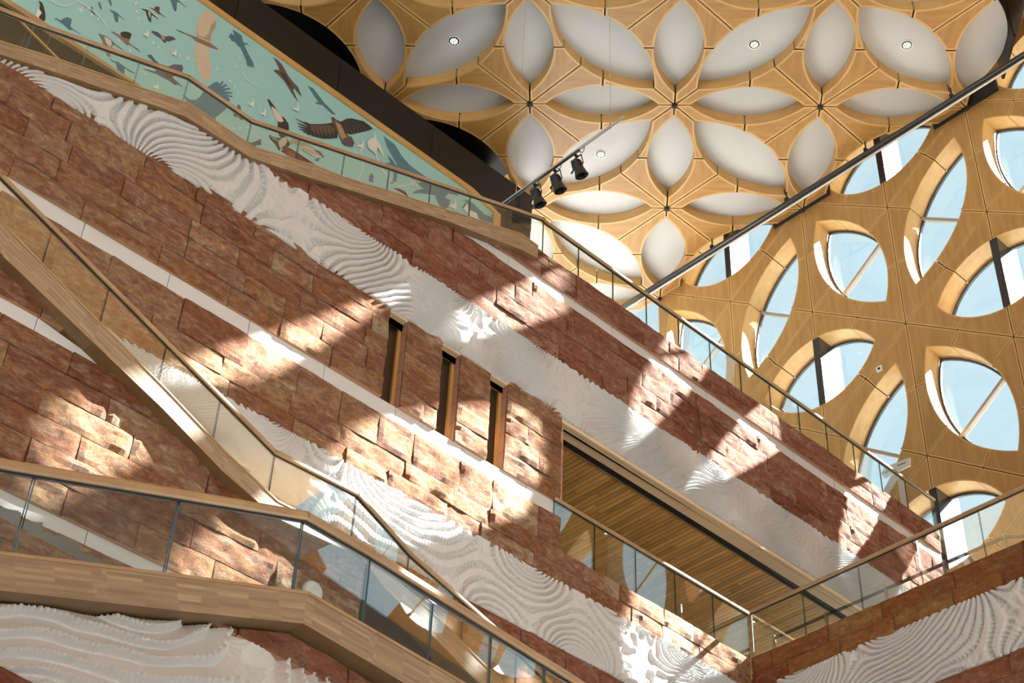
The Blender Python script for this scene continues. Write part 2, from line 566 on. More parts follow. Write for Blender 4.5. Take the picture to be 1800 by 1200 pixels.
def courses(pl, u0, u1, ws, mat, parent, cap=None, sawn_last=False, lens=(0.5, 0.95), rough=0.028, holes=()):
    """ws runs from the top down; each gap between two heights is one course"""
    for k in range(len(ws) - 1):
        w1, w0 = ws[k], ws[k + 1]
        u = u0 - random.uniform(0, 0.5)
        spans = [(u0, u1)]
        for (a, b, lo, hi) in holes:
            if w0 < hi - 0.02 and w1 > lo + 0.02:
                spans = [q for s_, e_ in spans for q in ((s_, min(e_, a)), (max(s_, b), e_)) if q[1] - q[0] > 0.02] if True else spans
        for (s_, e_) in spans:
            u = s_
            first = random.uniform(0.3, 0.9)
            while u < e_ - 1e-6:
                L = first if first else random.uniform(*lens)
                first = None
                v = min(u + L, e_)
                if e_ - v < 0.18: v = e_
                stone_block(pl, u, v, w0, w1, mat, parent, cap, rough, sawn_under=(sawn_last and k == len(ws) - 2))
                u = v

def strip_panels(pl, u0, u1, w0, w1, parent, step=1.02, cap=None, n=-0.045, name='trim_panel', mat='white'):
    u = u0
    while u < u1:
        v = min(u + step, u1)
        t0, t1 = w1, w1
        if cap is not None:
            t0, t1 = min(w1, lin(cap, u)), min(w1, lin(cap, v))
            if max(t0, t1) <= w0 + 0.01: u = v; continue
            t0, t1 = max(t0, w0 + 0.005), max(t1, w0 + 0.005)
        a, b = u + 0.004, v - 0.004
        q = [(a, w0), (b, w0), (b, t1), (a, t0)]
        vv = [pl.P(*p, n) for p in q] + [pl.P(*p, -0.115) for p in q]
        link(name, vv, [(0, 1, 2, 3), (5, 4, 7, 6), (4, 5, 1, 0), (1, 5, 6, 2), (3, 2, 6, 7), (4, 0, 3, 7)], mat, parent)
        u = v

def backing(pl, poly, n0, n1, mat, name, parent=None):
    if area(poly) < 0: poly = poly[::-1]
    m = len(poly)
    v = [pl.P(*p, n0) for p in poly] + [pl.P(*p, n1) for p in poly]
    f = [tuple(range(m)), tuple(range(2 * m - 1, m - 1, -1))] + [((i + 1) % m, i, m + i, m + (i + 1) % m) for i in range(m)]
    return link(name, v, f, mat, parent)

def relief(pl, u0, u1, w0, w1, parent, style, seed, cap=None, step=0.01, amp=0.05, n0=0.0, per=0.15, name='plaster_relief', scale=1.0):
    """sand-ripple plaster: ridges on the real part of an analytic map, ribs on its imaginary part"""
    nu, nw = int((u1 - u0) / step), max(8, int((w1 - w0) / step))
    U, W = np.meshgrid(np.linspace(u0, u1, nu + 1), np.linspace(w0, w1, nw + 1), indexing='ij')
    r = np.random.default_rng(seed)
    z = (U + 1j * (W - (w0 + w1) / 2)) * scale
    Fz = 1.1 * z * np.exp(1j * r.uniform(0.9, 1.6))
    for w_, a_ in ((0.6, 0.55), (1.3, 0.36), (2.4, 0.21), (3.7, 0.12), (5.3, 0.05)):
        Fz = Fz + a_ * np.exp(1j * r.uniform(0, 6.28)) * np.sin(w_ * z * r.uniform(0.9, 1.1) + r.uniform(0, 6.28))
    Fz = Fz + 0.02 * fbm(U * 5, W * 5, seed, 2)
    den = np.abs(np.gradient(Fz.real, step, axis=0) + 0j) ** 2 + np.abs(np.gradient(Fz.real, step, axis=1)) ** 2
    st = style(U, W) if callable(style) else np.full(U.shape, float(style))
    dens = np.where(st < 0.5, 1.0, np.where(st <= 1.0, 2.2, 1.0))
    ph = Fz.real / per * dens
    ps = Fz.imag / per * dens
    fr = ph - np.floor(ph)
    loc = np.sqrt(den)                      # ridges per metre follow the stretch; calm where it nearly stops
    calm = np.clip(loc / 0.4, 0.2, 1) * np.clip(2.2 / np.maximum(loc, 0.1), 0.3, 1)
    # worm ridges with ribs (0), stepped terraces (1), drapes with beaded crests (2)
    rd = 0.5 - 0.5 * np.cos(2 * np.pi * ph)
    rib = np.sin(2 * np.pi * (ps * 3.0 + 0.35 * rd))
    gr = np.clip((rd - 0.08) / 0.5, 0, 1); gr = gr * gr * (3 - 2 * gr)
    h0 = 1.0 * gr + (0.52 * (rib - 0.3) * (1 - gr) + 0.07 * rib * gr) * np.clip(1.5 / np.maximum(loc, 0.1), 0.15, 1)
    sw = np.where(fr < 0.72, fr / 0.72, (1 - fr) / 0.28)
    h1 = 1.0 * sw ** 1.5 + 0.06 * rib * (1 - sw)
    cr = np.exp(-((fr - 0.70) / 0.07) ** 2)
    h2 = 0.95 * sw + 0.20 * cr * np.sin(2 * np.pi * ps * 3.0) + 0.05 * np.sin(2 * np.pi * ps * 9)
    H = np.where(st < 1, h0 * (1 - st) + h1 * st, h1 * (2 - st) + h2 * (st - 1))
    H = n0 + amp * (H * calm + 0.15 * fbm(U * 1.3, W * 1.6, seed + 5, 2) - 0.35)
    X = pl.O.x + pl.U.x * U + pl.N.x * H
    Y = pl.O.y + pl.U.y * U + pl.N.y * H
    co_ = np.stack([X, Y, W], -1).reshape(-1, 3)
    idx = np.arange((nu + 1) * (nw + 1)).reshape(nu + 1, nw + 1)
    q = np.stack([idx[:-1, :-1], idx[1:, :-1], idx[1:, 1:], idx[:-1, 1:]], -1)
    if cap is not None:
        C = np.array([lin(cap, u) for u in np.linspace(u0, u1, nu + 1)])
        q = q[(W[:-1, :-1] < C[:-1, None])]
    # close the lower edge back to the wall
    base = len(co_)
    low = np.stack([pl.O.x + pl.U.x * U[:, 0] - pl.N.x * 0.11, pl.O.y + pl.U.y * U[:, 0] - pl.N.y * 0.11, W[:, 0]], -1)
    co_ = np.concatenate([co_, low])
    bi = np.arange(nu + 1) + base
    q = np.concatenate([q.reshape(-1, 4), np.stack([bi[:-1], bi[1:], idx[1:, 0], idx[:-1, 0]], -1)])
    used = np.unique(q)
    remap = np.full(len(co_), -1); remap[used] = np.arange(len(used))
    co_ = co_[used]; q = remap[q]
    me = bpy.data.meshes.new(name)
    me.vertices.add(len(co_)); me.vertices.foreach_set('co', co_.ravel())
    me.loops.add(q.size); me.loops.foreach_set('vertex_index', q.ravel().astype(np.int32))
    me.polygons.add(len(q)); me.polygons.foreach_set('loop_start', np.arange(0, q.size, 4, dtype=np.int32))
    me.polygons.foreach_set('use_smooth', np.ones(len(q), dtype=bool))
    me.materials.append(MT['relief'])
    me.update(calc_edges=True)
    o = bpy.data.objects.new(name, me)
    col.objects.link(o); o.parent = parent
    return o

# ------------------------------------------------------------------ balustrades
def rail_on(pl, top, parent, n, r=0.032, mat='oak', name='handrail'):
    """a rounded timber rail swept along a polyline of the plane, with a dark channel under it"""
    tp_ = [top[0]]
    for k_ in range(1, len(top) - 1):
        a, b, c = tp_[-1], top[k_], top[k_ + 1]
        if abs(b[1] - (a[1] + (c[1] - a[1]) * (b[0] - a[0]) / (c[0] - a[0]))) > 0.022: tp_.append(b)
    top = tp_ + [top[-1]]
    m = MB()
    for a, b in zip(top, top[1:]):
        d = (Vector(b) - Vector(a)).normalized() * 0.006
        pr = []
        for (q, s_) in ((a, -1), (b, 1)):
            q = (q[0] + s_ * d.x, q[1] + s_ * d.y)
            ring = []
            for (dn, dw) in ((-1, 0.35), (-0.55, 0.9), (0.55, 0.9), (1, 0.35), (1, -0.55), (0.7, -0.9), (-0.7, -0.9), (-1, -0.55)):
                ring.append(pl.P(q[0], q[1] + dw * r, n + dn * r))
            pr += ring
        m.add(pr, [(i, 8 + i, 8 + (i + 1) % 8, (i + 1) % 8) for i in range(8)] + [tuple(range(8)), tuple(range(15, 7, -1))])
        lo = []
        for q in (a, b):
            for (dn, dw) in ((-0.3, -0.85), (0.3, -0.85), (0.3, -1.2), (-0.3, -1.2)):
                lo.append(pl.P(q[0], q[1] + dw * r, n + dn * r))
        m.add(lo, [(0, 4, 5, 1), (1, 5, 6, 2), (2, 6, 7, 3), (3, 7, 4, 0), (0, 1, 2, 3), (7, 6, 5, 4)], 1)
    return m.build(name, [mat, 'black'], parent, False)

def glass_run(pl, top, bot, joints, parent, n, th=0.014, drop=0.03):
    gm = 'clear' if parent.name.startswith('upper') else 'glass'
    kinks = sorted({round(q[0], 4) for q in top} | {round(q[0], 4) for q in bot})
    for a, b in zip(joints, joints[1:]):
        a, b = a + 0.006, b - 0.006
        us = [a] + [k for k in kinks if a + 0.01 < k < b - 0.01] + [b]
        t = [(u, lin(top, u) - drop) for u in us]
        l = [(u, lin(bot, u) - 0.02) for u in us]
        ring = l + t[::-1]
        m = len(ring)
        v = [pl.P(*q, n + th / 2) for q in ring] + [pl.P(*q, n - th / 2) for q in ring]
        f = [tuple(range(m)), tuple(range(2 * m - 1, m - 1, -1))] + [((i + 1) % m, i, m + i, m + (i + 1) % m) for i in range(m)]
        mi = [0, 0] + [1] * m
        link('glass_panel', v, f, [gm, 'glass_edge'], parent, mi)

def stringer(pl, top, bot, parent, n0, n1, mat='butcher', name='stringer'):
    """solid oak beam between two polylines, one length per straight run"""
    us = sorted({round(q[0], 3) for q in top})
    for a, b in zip(us, us[1:]):
        ua0, ub0 = a, b
        q = [(a, lin(bot, a)), (b, lin(bot, b)), (b, lin(top, b)), (a, lin(top, a))]
        v = [pl.P(*p, n0) for p in q] + [pl.P(*p, n1) for p in q]
        d = (Vector(q[2]) - Vector(q[3])); L = d.length; d.normalize()
        uv = []
        for p in q * 2:
            w = Vector(p) - Vector(q[0])
            uv.append((w.dot(d) + a * 1.7, w.dot(Vector((-d.y, d.x)))))
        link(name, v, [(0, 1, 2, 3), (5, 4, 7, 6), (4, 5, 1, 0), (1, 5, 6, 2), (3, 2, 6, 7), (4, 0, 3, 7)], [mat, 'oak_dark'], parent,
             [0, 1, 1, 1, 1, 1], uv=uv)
        # slim lipping along the top edge
        t = 0.018
        q2 = [(a, lin(top, a)), (b, lin(top, b)), (b, lin(top, b) + t), (a, lin(top, a) + t)]
        v = [pl.P(*p, n0 + 0.008) for p in q2] + [pl.P(*p, n1) for p in q2]
        link('top_lipping', v, [(0, 1, 2, 3), (5, 4, 7, 6), (4, 5, 1, 0), (1, 5, 6, 2), (3, 2, 6, 7), (4, 0, 3, 7)], 'oak', parent)

# ================================================================== SETTING
ground = link('ground', [(-60, -70, -1.75), (60, -70, -1.75), (60, 50, -1.75), (-60, 50, -1.75)], [(0, 1, 2, 3)], 'paving')
tag(ground, kind='structure')
floor = MB().box((-8.3, -9.5, -1.74), (XWIN + 0.6, 19.5, -1.6)).build('floor', ['floor'])
tag(floor, kind='structure')
light_block = MB().box((-8.3, -14, -1.6), (-8, 19.5, 9.5)).build('added_light_block', ['soffit_stone'])  # unseen low wall, added to dim the light reaching the lower walls
tag(light_block, kind='structure')
roof = MB().box((-8, -14, 25.4), (XWIN + 0.6, 19.5, 25.7)).build('roof', ['wall_wood'])
tag(roof, kind='structure')

# ------------------------------------------------------------------ ceiling: oak stars between stretched white petals
OX, OY, SL = 0.59341419 * 24, 0.64789895 * 24, 0.11684474 * 24
E1, E2 = Vector((1, -1)) / 2 ** .5, Vector((1, 1)) / 2 ** .5
HS, WS, HD, WD = 1.09, 0.455, 1.38, 0.586
def arc(h, w, t):
    R = (h * h + w * w) / (2 * w)
    return w - (R - math.sqrt(max(R * R - t * t, 0)))
ceil = empty('ceiling', kind='structure')
dn = Vector((1, -1)) / 2 ** .5
inn = Vector((-1, -1)) / 2 ** .5
MID = Vector((SL / 2, SL / 2))
sh = [(SL / 2 + t, arc(HS, WS, t)) for t in np.linspace(-HS, HS, 21)]
tst = 0.5
for _ in range(30): tst = arc(HD, WD, tst)
dg = lambda ts: [tuple(MID + dn * t + inn * arc(HD, WD, t)) for t in ts]
P_A = [(0, 0)] + sh[:11] + dg(np.linspace(tst, 0, 8))
P_B = sh[10:] + [(SL, 0)] + dg(np.linspace(HD, tst, 14))
cmap = lambda u, w, n: (u, w, -n)
me_A = panel_mesh('timber_panel', P_A, cmap, 0.26, 0.014, 0.04, ['ceil_wood', 'ceil_edge'])
me_B = panel_mesh('timber_panel', P_B, cmap, 0.26, 0.014, 0.04, ['ceil_wood', 'ceil_edge'])
def lens_poly(h, w, n=15):
    t = np.linspace(-h, h, n)
    return [(x, arc(h, w, x)) for x in t] + [(x, -arc(h, w, x)) for x in t[-2:0:-1]]
def cap_mesh(name, poly, z0, z1, mat):
    m = len(poly)
    if area(poly) < 0: poly = poly[::-1]
    me = bpy.data.meshes.new(name)
    me.from_pydata([(x, y, z0) for x, y in poly] + [(x, y, z1) for x, y in poly], [],
                   [tuple(range(m - 1, -1, -1)), tuple(range(m, 2 * m))] + [(i, (i + 1) % m, m + (i + 1) % m, m + i) for i in range(m)])
    me.materials.append(MT[mat]); me.update()
    return me
me_short = cap_mesh('fabric_panel', lens_poly(HS + .03, WS + .03), 0, 0.04, 'fabric')
me_diag = cap_mesh('fabric_panel', lens_poly(HD + .03, WD + .03), 0, 0.04, 'fabric')
hub = MB().tube((0, 0, -0.05), (0, 0, 0.06), 0.055, 12).tube((0, 0, -0.075), (0, 0, -0.05), 0.03, 12, r2=0.055)
me_hub = hub.build('node_cap', ['black'])
_me = me_hub.data; bpy.data.objects.remove(me_hub); me_hub = _me
node2 = lambda i, j: Vector((OX, OY)) + E1 * (SL * i) + E2 * (SL * j)
def joint_edges(P):
    return [(P[i - 1], P[i]) for i in range(len(P)) if (Vector(P[i]) - Vector(P[i - 1])).length > 0.2]
def strip4(p, q, w):
    p, q = Vector(p), Vector(q); d = (q - p).normalized(); e = Vector((-d.y, d.x)) * w
    p = p + d * 0.02; q = q - d * 0.02
    return [tuple(p - e), tuple(q - e), tuple(q + e), tuple(p + e)]
BOXF = [(3, 2, 1, 0), (4, 5, 6, 7), (0, 1, 5, 4), (1, 2, 6, 5), (2, 3, 7, 6), (3, 0, 4, 7)]
tri_ok = {}
def tri_in(c):
    lx = (c - Vector((OX, OY))).dot(E1) / SL
    ymax = OY + SL / 2 ** .5 * (1 if c.x < OX + SL / 2 ** .5 else 3)
    return c.x < XWIN and c.y < ymax and lx < 3.02 and -3.2 < lx and -1.6 < (c - Vector((OX, OY))).dot(E2) / SL < 3.2
back = MB(); seams = MB()
shorts, diags, hubs = {}, {}, set()
for i in range(-6, 7):
    for j in range(-5, 7):
        if (i + j) % 2: continue
        A = node2(i, j)
        for q in range(4):
            ang = -math.pi / 4 + q * math.pi / 2
            R2 = Matrix.Rotation(ang, 2)
            c = A + R2 @ Vector((SL / 3, SL / 3))
            ok = tri_in(c)
            m4 = Matrix.Translation((A.x, A.y, ZC)) @ Matrix.Rotation(ang, 4, 'Z')
            mir = m4 @ Matrix(((0, 1, 0, 0), (1, 0, 0, 0), (0, 0, 1, 0), (0, 0, 0, 1)))
            dk = tuple(round(x, 2) for x in (A + R2 @ MID))
            diags.setdefault(dk, [0, ang])
            if not ok: continue
            diags[dk][0] += 1
            for mm in (m4, mir):
                place(me_A, 'timber_panel', ceil, mm)
                place(me_B, 'timber_panel', ceil, mm)
                for P in (P_A, P_B):
                    for p, q in joint_edges(P):
                        if (Vector(p) - Vector(q)).length < 0.27:
                            seams.add([mm @ Vector((x, y, h)) for h in (0.004, 0.2) for x, y in strip4(p, q, 0.02)], BOXF)
                            continue
                        back.add([mm @ Vector((x, y, h)) for h in (0.05, 0.2) for x, y in strip4(p, q, 0.03)], BOXF)
            for k, v in ((0, (SL / 2, 0)), (1, (0, SL / 2))):
                kk = tuple(round(x, 2) for x in (A + R2 @ Vector(v)))
                shorts[kk] = ang + k * math.pi / 2
            for v in ((0, 0), (SL, 0), (0, SL)):
                hubs.add(tuple(round(x, 3) for x in (A + R2 @ Vector(v))))
bk = back.build('dark_backing', ['dark_gap'], ceil); bk['kind'] = 'stuff'
bk = seams.build('seam_strips', ['ceil_edge'], ceil); bk['kind'] = 'stuff'
for k, a in shorts.items():
    place(me_short, 'fabric_panel', ceil, Matrix.Translation((*k, ZC + 0.255)) @ Matrix.Rotation(a, 4, 'Z'))
for k, (n, a) in diags.items():
    if n == 2:
        place(me_diag, 'fabric_panel', ceil, Matrix.Translation((*k, ZC + 0.255)) @ Matrix.Rotation(a - math.pi / 4, 4, 'Z'))
for h in hubs:
    place(me_hub, 'node_cap', ceil, Matrix.Translation((*h, ZC)))
# dark upstand behind the scalloped edge at the right of the frame
right_edge = MB()
a0 = node2(3.17, -2.2); a1 = node2(3.17, -0.28)
for k in range(5):
    p, q = a0.lerp(a1, k / 5 + 0.006), a0.lerp(a1, (k + 1) / 5 - 0.006)
    d = E1 * 0.05
    right_edge.add([(p.x, p.y, ZC - 0.1), (q.x, q.y, ZC - 0.1), (q.x, q.y, ZC + 1.3), (p.x, p.y, ZC + 1.3),
                    (p.x + d.x, p.y + d.y, ZC - 0.1), (q.x + d.x, q.y + d.y, ZC - 0.1), (q.x + d.x, q.y + d.y, ZC + 1.3), (p.x + d.x, p.y + d.y, ZC + 1.3)],
                   [(0, 1, 2, 3), (7, 6, 5, 4), (0, 4, 5, 1), (3, 2, 6, 7), (0, 3, 7, 4), (1, 5, 6, 2)])
right_edge.build('dark_upstand', ['brown_dark'], ceil)

# ------------------------------------------------------------------ far wall: honeycomb of lens windows
GZ = 24.22
wall_far = empty('wall_far', kind='structure')
NB = [Vector((0, 2.99)), Vector((1.983, 1.495)), Vector((1.983, -1.495)), Vector((0, -2.99)), Vector((-1.983, -1.495)), Vector((-1.983, 1.495))]
GU = -13.62
fmap = lambda u, w, n: FAR.P(u, w, n)
def in_view(P, m=140):
    d = P.dot(FW)
    if d <= 0: return False
    x, y = 900 + F * P.dot(RT) / d, 600 - F * P.dot(UP) / d
    return -m < x < 1800 + m and -m < y < 1200 + m
stuff_far = MB()
backf = MB()
all_polys = []
lens_done = {}
for i in range(-4, 12):
    for j in range(-1, 7):
        C = Vector((GU, GZ)) + Vector((3.966 * i, 0)) + Vector((1.983 * j, -4.485 * j))
        if not (-19.2 < C.x < 8.5): continue
        for k in range(6):
            n1, n2 = C + NB[k], C + NB[(k + 1) % 6]
            Mi = (n1 + n2) / 2
            cen = (C + n1 + n2) / 3
            if not (-17.8 < cen.x < 7.5 and 0.2 < cen.y < 25.4): continue
            ax = (C - Mi); ax.normalize()
            vert = abs(NB[k].x - NB[(k + 1) % 6].x) < 1e-6
            h, w = (1.28, 0.80) if vert else (1.60, 0.62)
            pe = Vector((-ax.y, ax.x))
            if (n1 - Mi).dot(pe) < 0: pe = -pe
            # points of each arc on the C side of the line n1-n2
            ed = (n2 - n1).normalized(); nn = Vector((-ed.y, ed.x))
            if (C - Mi).dot(nn) < 0: nn = -nn
            arcs = []
            for sg in (1, -1):
                L_ = []
                prev = None
                for t in np.linspace(-0.75, h, 28):
                    p = Mi + ax * t + pe * (sg * arc(h, w, t))
                    dd = (p - Mi).dot(nn)
                    if dd >= 0:
                        if prev is not None and prev[1] < 0:
                            f_ = prev[1] / (prev[1] - dd)
                            L_.append(prev[0].lerp(p, f_))
                        L_.append(p)
                    prev = (p, dd)
                arcs.append(L_)
            m1, m2 = (C + n1) / 2, (C + n2) / 2
            i1 = min(range(len(arcs[0])), key=lambda q: (arcs[0][q] - m1).length)
            i2 = min(range(len(arcs[1])), key=lambda q: (arcs[1][q] - m2).length)
            polys = [[C, m1] + arcs[0][i1:] + arcs[1][i2:-1][::-1] + [m2],
                     [m1, n1] + arcs[0][:i1 + 1],
                     [m2, n2] + arcs[1][:i2 + 1]]
            vis = in_view(FAR.P(cen.x, cen.y))
            for P in polys:
                P = dedupe([tuple(q) for q in P])
                if area(P) < 0: P = P[::-1]
                all_polys.append(P)
                if vis:
                    ctr = FAR.P(sum(q[0] for q in P) / len(P), sum(q[1] for q in P) / len(P))
                    me = panel_mesh('timber_panel', P, lambda u, w_, n, c=ctr: FAR.P(u, w_, n) - c, 0.45, 0.009, 0.022, ['wall_wood', 'wall_edge'])
                    place(me, 'timber_panel', wall_far, Matrix.Translation(ctr))
                else:
                    m_ = len(P)
                    stuff_far.add([FAR.P(*q, 0) for q in P] + [FAR.P(*q, -0.45) for q in P],
                                  [tuple(range(m_)), tuple(range(2 * m_ - 1, m_ - 1, -1))] + [((a + 1) % m_, a, m_ + a, m_ + (a + 1) % m_) for a in range(m_)])
                for p, q in joint_edges(P):
                    backf.add([FAR.P(*r_, h) for h in (-0.04, -0.38) for r_ in strip4(p, q, 0.03)], BOXF)
            lk = tuple(round(x, 2) for x in Mi)
            lens_done.setdefault(lk, (h, w, ax.copy(), n1.copy(), n2.copy(), vert))
south = MB(); southg = MB()
for P in all_polys:
    m_ = len(P)
    f3 = lambda q, n: (q[0] + 12.6, -9.0 - n, q[1])
    south.add([f3(q, 0) for q in P] + [f3(q, 0.4) for q in P],
              [tuple(range(m_)), tuple(range(2 * m_ - 1, m_ - 1, -1))] + [((a + 1) % m_, a, m_ + a, m_ + (a + 1) % m_) for a in range(m_)])
MB().box((-6, -8.9, 8.8), (13.5, 0.4, 9.5)).build('added_sky_block', ['carpet'])['kind'] = 'structure'  # unseen slab, added to hold sky light off the low front wall
sun_block = MB().box((9.2, -8.5, 10.9), (11.0, 3.35, 12.3)).build('added_sun_block', ['white']); tag(sun_block, kind='structure')  # unseen block, added to keep the nearest stair out of the sun
wall_south = south.build('wall_south', ['wall_wood']); tag(wall_south, kind='structure')
o = stuff_far.build('timber_lattice', ['wall_wood'], wall_far); o['kind'] = 'stuff'
o = backf.build('dark_backing', ['dark_gap'], wall_far); o['kind'] = 'stuff'

far_glass = MB()
widx = 0
for lk, (h, w, ax, n1, n2, vert) in lens_done.items():
    c = Vector(lk)
    pe = Vector((-ax.y, ax.x))
    LP = [tuple(c + ax * x + pe * y) for x, y in lens_poly(h, w, 19)]
    if area(LP) < 0: LP = LP[::-1]
    vis = in_view(FAR.P(*lk), 60)
    inner = offset(LP, 0.035)
    m_ = len(inner)
    if not vis:
        far_glass.add([FAR.P(*q, -0.43) for q in inner], [tuple(range(m_))], 0)
        if vert:
            far_glass.box((XWIN - 0.0, -lk[0] - 0.07, lk[1] - 0.82), (XWIN + 0.43, -lk[0] + 0.07, lk[1] + 0.82), 1)
        else:
            ed = (n2 - n1).normalized()
            far_glass.tube(FAR.P(*(c - ed * 0.75), -0.42), FAR.P(*(c + ed * 0.75), -0.42), 0.035, 4, 2)
        continue
    widx += 1
    wroot = empty('window_%d' % widx, kind='structure', loc=FAR.P(*lk, -0.43))
    base = Vector(wroot.location)
    rel = lambda u, w_, n: FAR.P(u, w_, n) - base
    link('pane', [rel(*q, -0.425) for q in inner] + [rel(*q, -0.437) for q in inner],
         [tuple(range(m_)), tuple(range(2 * m_ - 1, m_ - 1, -1))], 'pane', wroot)
    o1, i1 = LP, offset(LP, 0.04)
    k_ = min(len(o1), len(i1))
    if len(o1) == len(i1):
        v = [rel(*q, -0.40) for q in o1] + [rel(*q, -0.40) for q in i1] + [rel(*q, -0.45) for q in o1] + [rel(*q, -0.45) for q in i1]
        f = []
        for a in range(k_):
            b = (a + 1) % k_
            f += [(a, b, k_ + b, k_ + a), (2 * k_ + b, 2 * k_ + a, 3 * k_ + a, 3 * k_ + b), (k_ + a, k_ + b, 3 * k_ + b, 3 * k_ + a), (b, a, 2 * k_ + a, 2 * k_ + b)]
        link('frame', v, f, 'frame', wroot)
    if vert:
        hh = w + 0.06
        b_ = MB()
        y0, y1 = -lk[0] - 0.075, -lk[0] + 0.075
        b_.box((XWIN + 0.005, y0, lk[1] - hh), (XWIN + 0.46, y1, lk[1] + hh))
        b_.v = [Vector(x) - base for x in b_.v]
        b_.build('steel_fin', ['fin'], wroot)
        b_ = MB().box((XWIN + 0.46, y0, lk[1] - hh - 0.1), (XWIN + 0.68, y1, lk[1] + hh + 0.1))
        b_.v = [Vector(x) - base for x in b_.v]
        b_.build('outer_fin', ['fin_sunlit'], wroot)
    else:
        ed = (n2 - n1).normalized(); q2 = Vector((-ed.y, ed.x)) * 0.032
        L2 = 0.69
        q = [c - ed * L2 - q2, c + ed * L2 - q2, c + ed * L2 + q2, c - ed * L2 + q2]
        v = [rel(*p, -0.37) for p in q] + [rel(*p, -0.47) for p in q]
        link('mullion', v, [(0, 1, 2, 3), (7, 6, 5, 4), (0, 4, 5, 1), (1, 5, 6, 2), (2, 6, 7, 3), (3, 7, 4, 0)], 'mull', wroot)
o = far_glass.build('unseen_windows', ['pane', 'fin', 'mull'], wall_far); o['kind'] = 'stuff'
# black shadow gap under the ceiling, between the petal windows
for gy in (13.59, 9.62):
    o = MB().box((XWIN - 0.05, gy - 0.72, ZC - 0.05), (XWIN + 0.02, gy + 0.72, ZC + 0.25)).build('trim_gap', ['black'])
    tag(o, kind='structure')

# ------------------------------------------------------------------ left wall (the long stone wall)
def k(*a): return [x * K for x in a]
wall_left = empty('wall_left', kind='structure')
cap1_top = LEFT.pts([(-60, 45), (0, 75), (103, 107), (250, 157.5), (330, 183), (388, 222), (443, 260), (550, 292), (600, 312), (784, 370), (916, 413), (945, 434)], 0.06)
cap1_bot = LEFT.pts([(-60, 70), (0, 97.5), (107, 131), (200, 162), (293, 193), (333, 208), (400, 253), (450, 284), (550, 315), (692, 358), (788, 390), (887, 425), (943, 453)], 0.06)
cap1 = [(a[0], (a[1] + lin(cap1_bot, a[0])) / 2 + 0.03) for a in cap1_top]
xe = cap1_top[-1][0]
XE = 19.98                     # east end of the upper gallery front
cap_full = cap1 + [(xe + 0.001, 40), (30, 40)]
X0 = 1.6
XL = 11.60 * K                 # left jamb of the loggia opening
z = dict(cop=15.44 * K, cob=14.97 * K, s1=14.77 * K, ra=13.67 * K, rb=12.88 * K, mb=11.475 * K, wb=11.25 * K, rt=10.31 * K, rbb=9.49 * K, lo=10.81 * K, lh=12.78 * K)
slots = [(8.70 * K, 8.97 * K, 11.40 * K, 12.88 * K), (9.54 * K, 9.83 * K, 11.40 * K, 12.88 * K), (10.35 * K, 10.63 * K, 11.40 * K, 12.88 * K)]
uc = LEFT.at(843, 414)[0] - 1.0
courses(LEFT, uc, XE, list(np.linspace(z['cop'], z['cob'], 3)), 'stone_red', wall_left, cap_full, sawn_last=True)
strip_panels(LEFT, uc - 0.4, XE, z['s1'], z['cob'], wall_left, 0.98, cap_full)
courses(LEFT, 5.6, XE + 0.05, list(np.linspace(z['s1'], z['ra'], 5)), 'stone_red', wall_left, cap_full, sawn_last=True)
courses(LEFT, X0, XL, list(np.linspace(z['rb'], z['mb'], 6)), 'stone_mix', wall_left, cap_full, sawn_last=True, holes=slots, rough=0.034)
strip_panels(LEFT, X0, XL - 0.07, z['wb'], z['mb'], wall_left)
courses(LEFT, X0, XL, list(np.linspace(z['wb'], z['lo'] - 0.01, 2)) , 'stone_mix', wall_left, None, rough=0.034)
courses(LEFT, X0, XR, list(np.linspace(z['lo'] - 0.01, z['rt'], 3)), 'stone_mix', wall_left, None, rough=0.034, sawn_last=True)
courses(LEFT, 5.5, XR, list(np.linspace(z['rbb'], z['rbb'] - 0.28 * 6 * K, 7)), 'stone_red', wall_left, None)
def style_a(U, W): return (U + 0.3 * W > 12.6).astype(float)
def style_b(U, W): return ((U < 7.6) | (U > 12.9)).astype(float)
relief(LEFT, 2.4, 20.0, z['rb'] - 0.085, z['ra'] + 0.02, wall_left, style_a, 11, cap_full, 0.0092, 0.044, -0.003, 0.14)
relief(LEFT, 4.3, XR, z['rbb'] - 0.02, z['rt'] + 0.02, wall_left, style_b, 23, None, 0.0092, 0.042, -0.003, 0.135)
# mortar core behind the blocks
core = [(X0, 5.0), (XR + 0.1, 5.0), (XR + 0.1, z['lo']), (XL - 0.02, z['lo']), (XL - 0.02, z['mb'] - 0.03)]
core += [(X0, z['mb'] - 0.03)]
backing(LEFT, core, -0.10, -0.45, 'mortar', 'mortar_core', wall_left)
up = [(XL - 0.02, z['mb'])] if False else []
core2 = [(XL - 0.02, z['mb']), (XL - 0.02, z['rb'] - 0.06)] if False else []
pier = MB()
def slab(u0, u1, w0, w1, n0, n1, name, mat, parent):
    return backing(LEFT, [(u0, w0), (u1, w0), (u1, w1), (u0, w1)], n0, n1, mat, name, parent)
us = [X0] + [s_ for q in slots for s_ in q[:2]] + [XL - 0.02]
for a, b in zip(us[::2], us[1::2]):
    slab(a, b, z['mb'], z['rb'] - 0.05, -0.10, -0.45, 'mortar_core', 'mortar', wall_left)
capr = [(u, w) for u, w in cap1 if u > X0]
core3 = [(X0, z['lh'] + 0.0), (XE, z['lh'] + 0.0), (XE, z['cop'] - 0.03), (xe, z['cop'] - 0.03)] + [(u, w - 0.03) for u, w in capr[::-1] if u < xe] + [(X0, lin(cap1, X0))]
backing(LEFT, core3, -0.10, -0.26, 'mortar', 'mortar_core', wall_left)
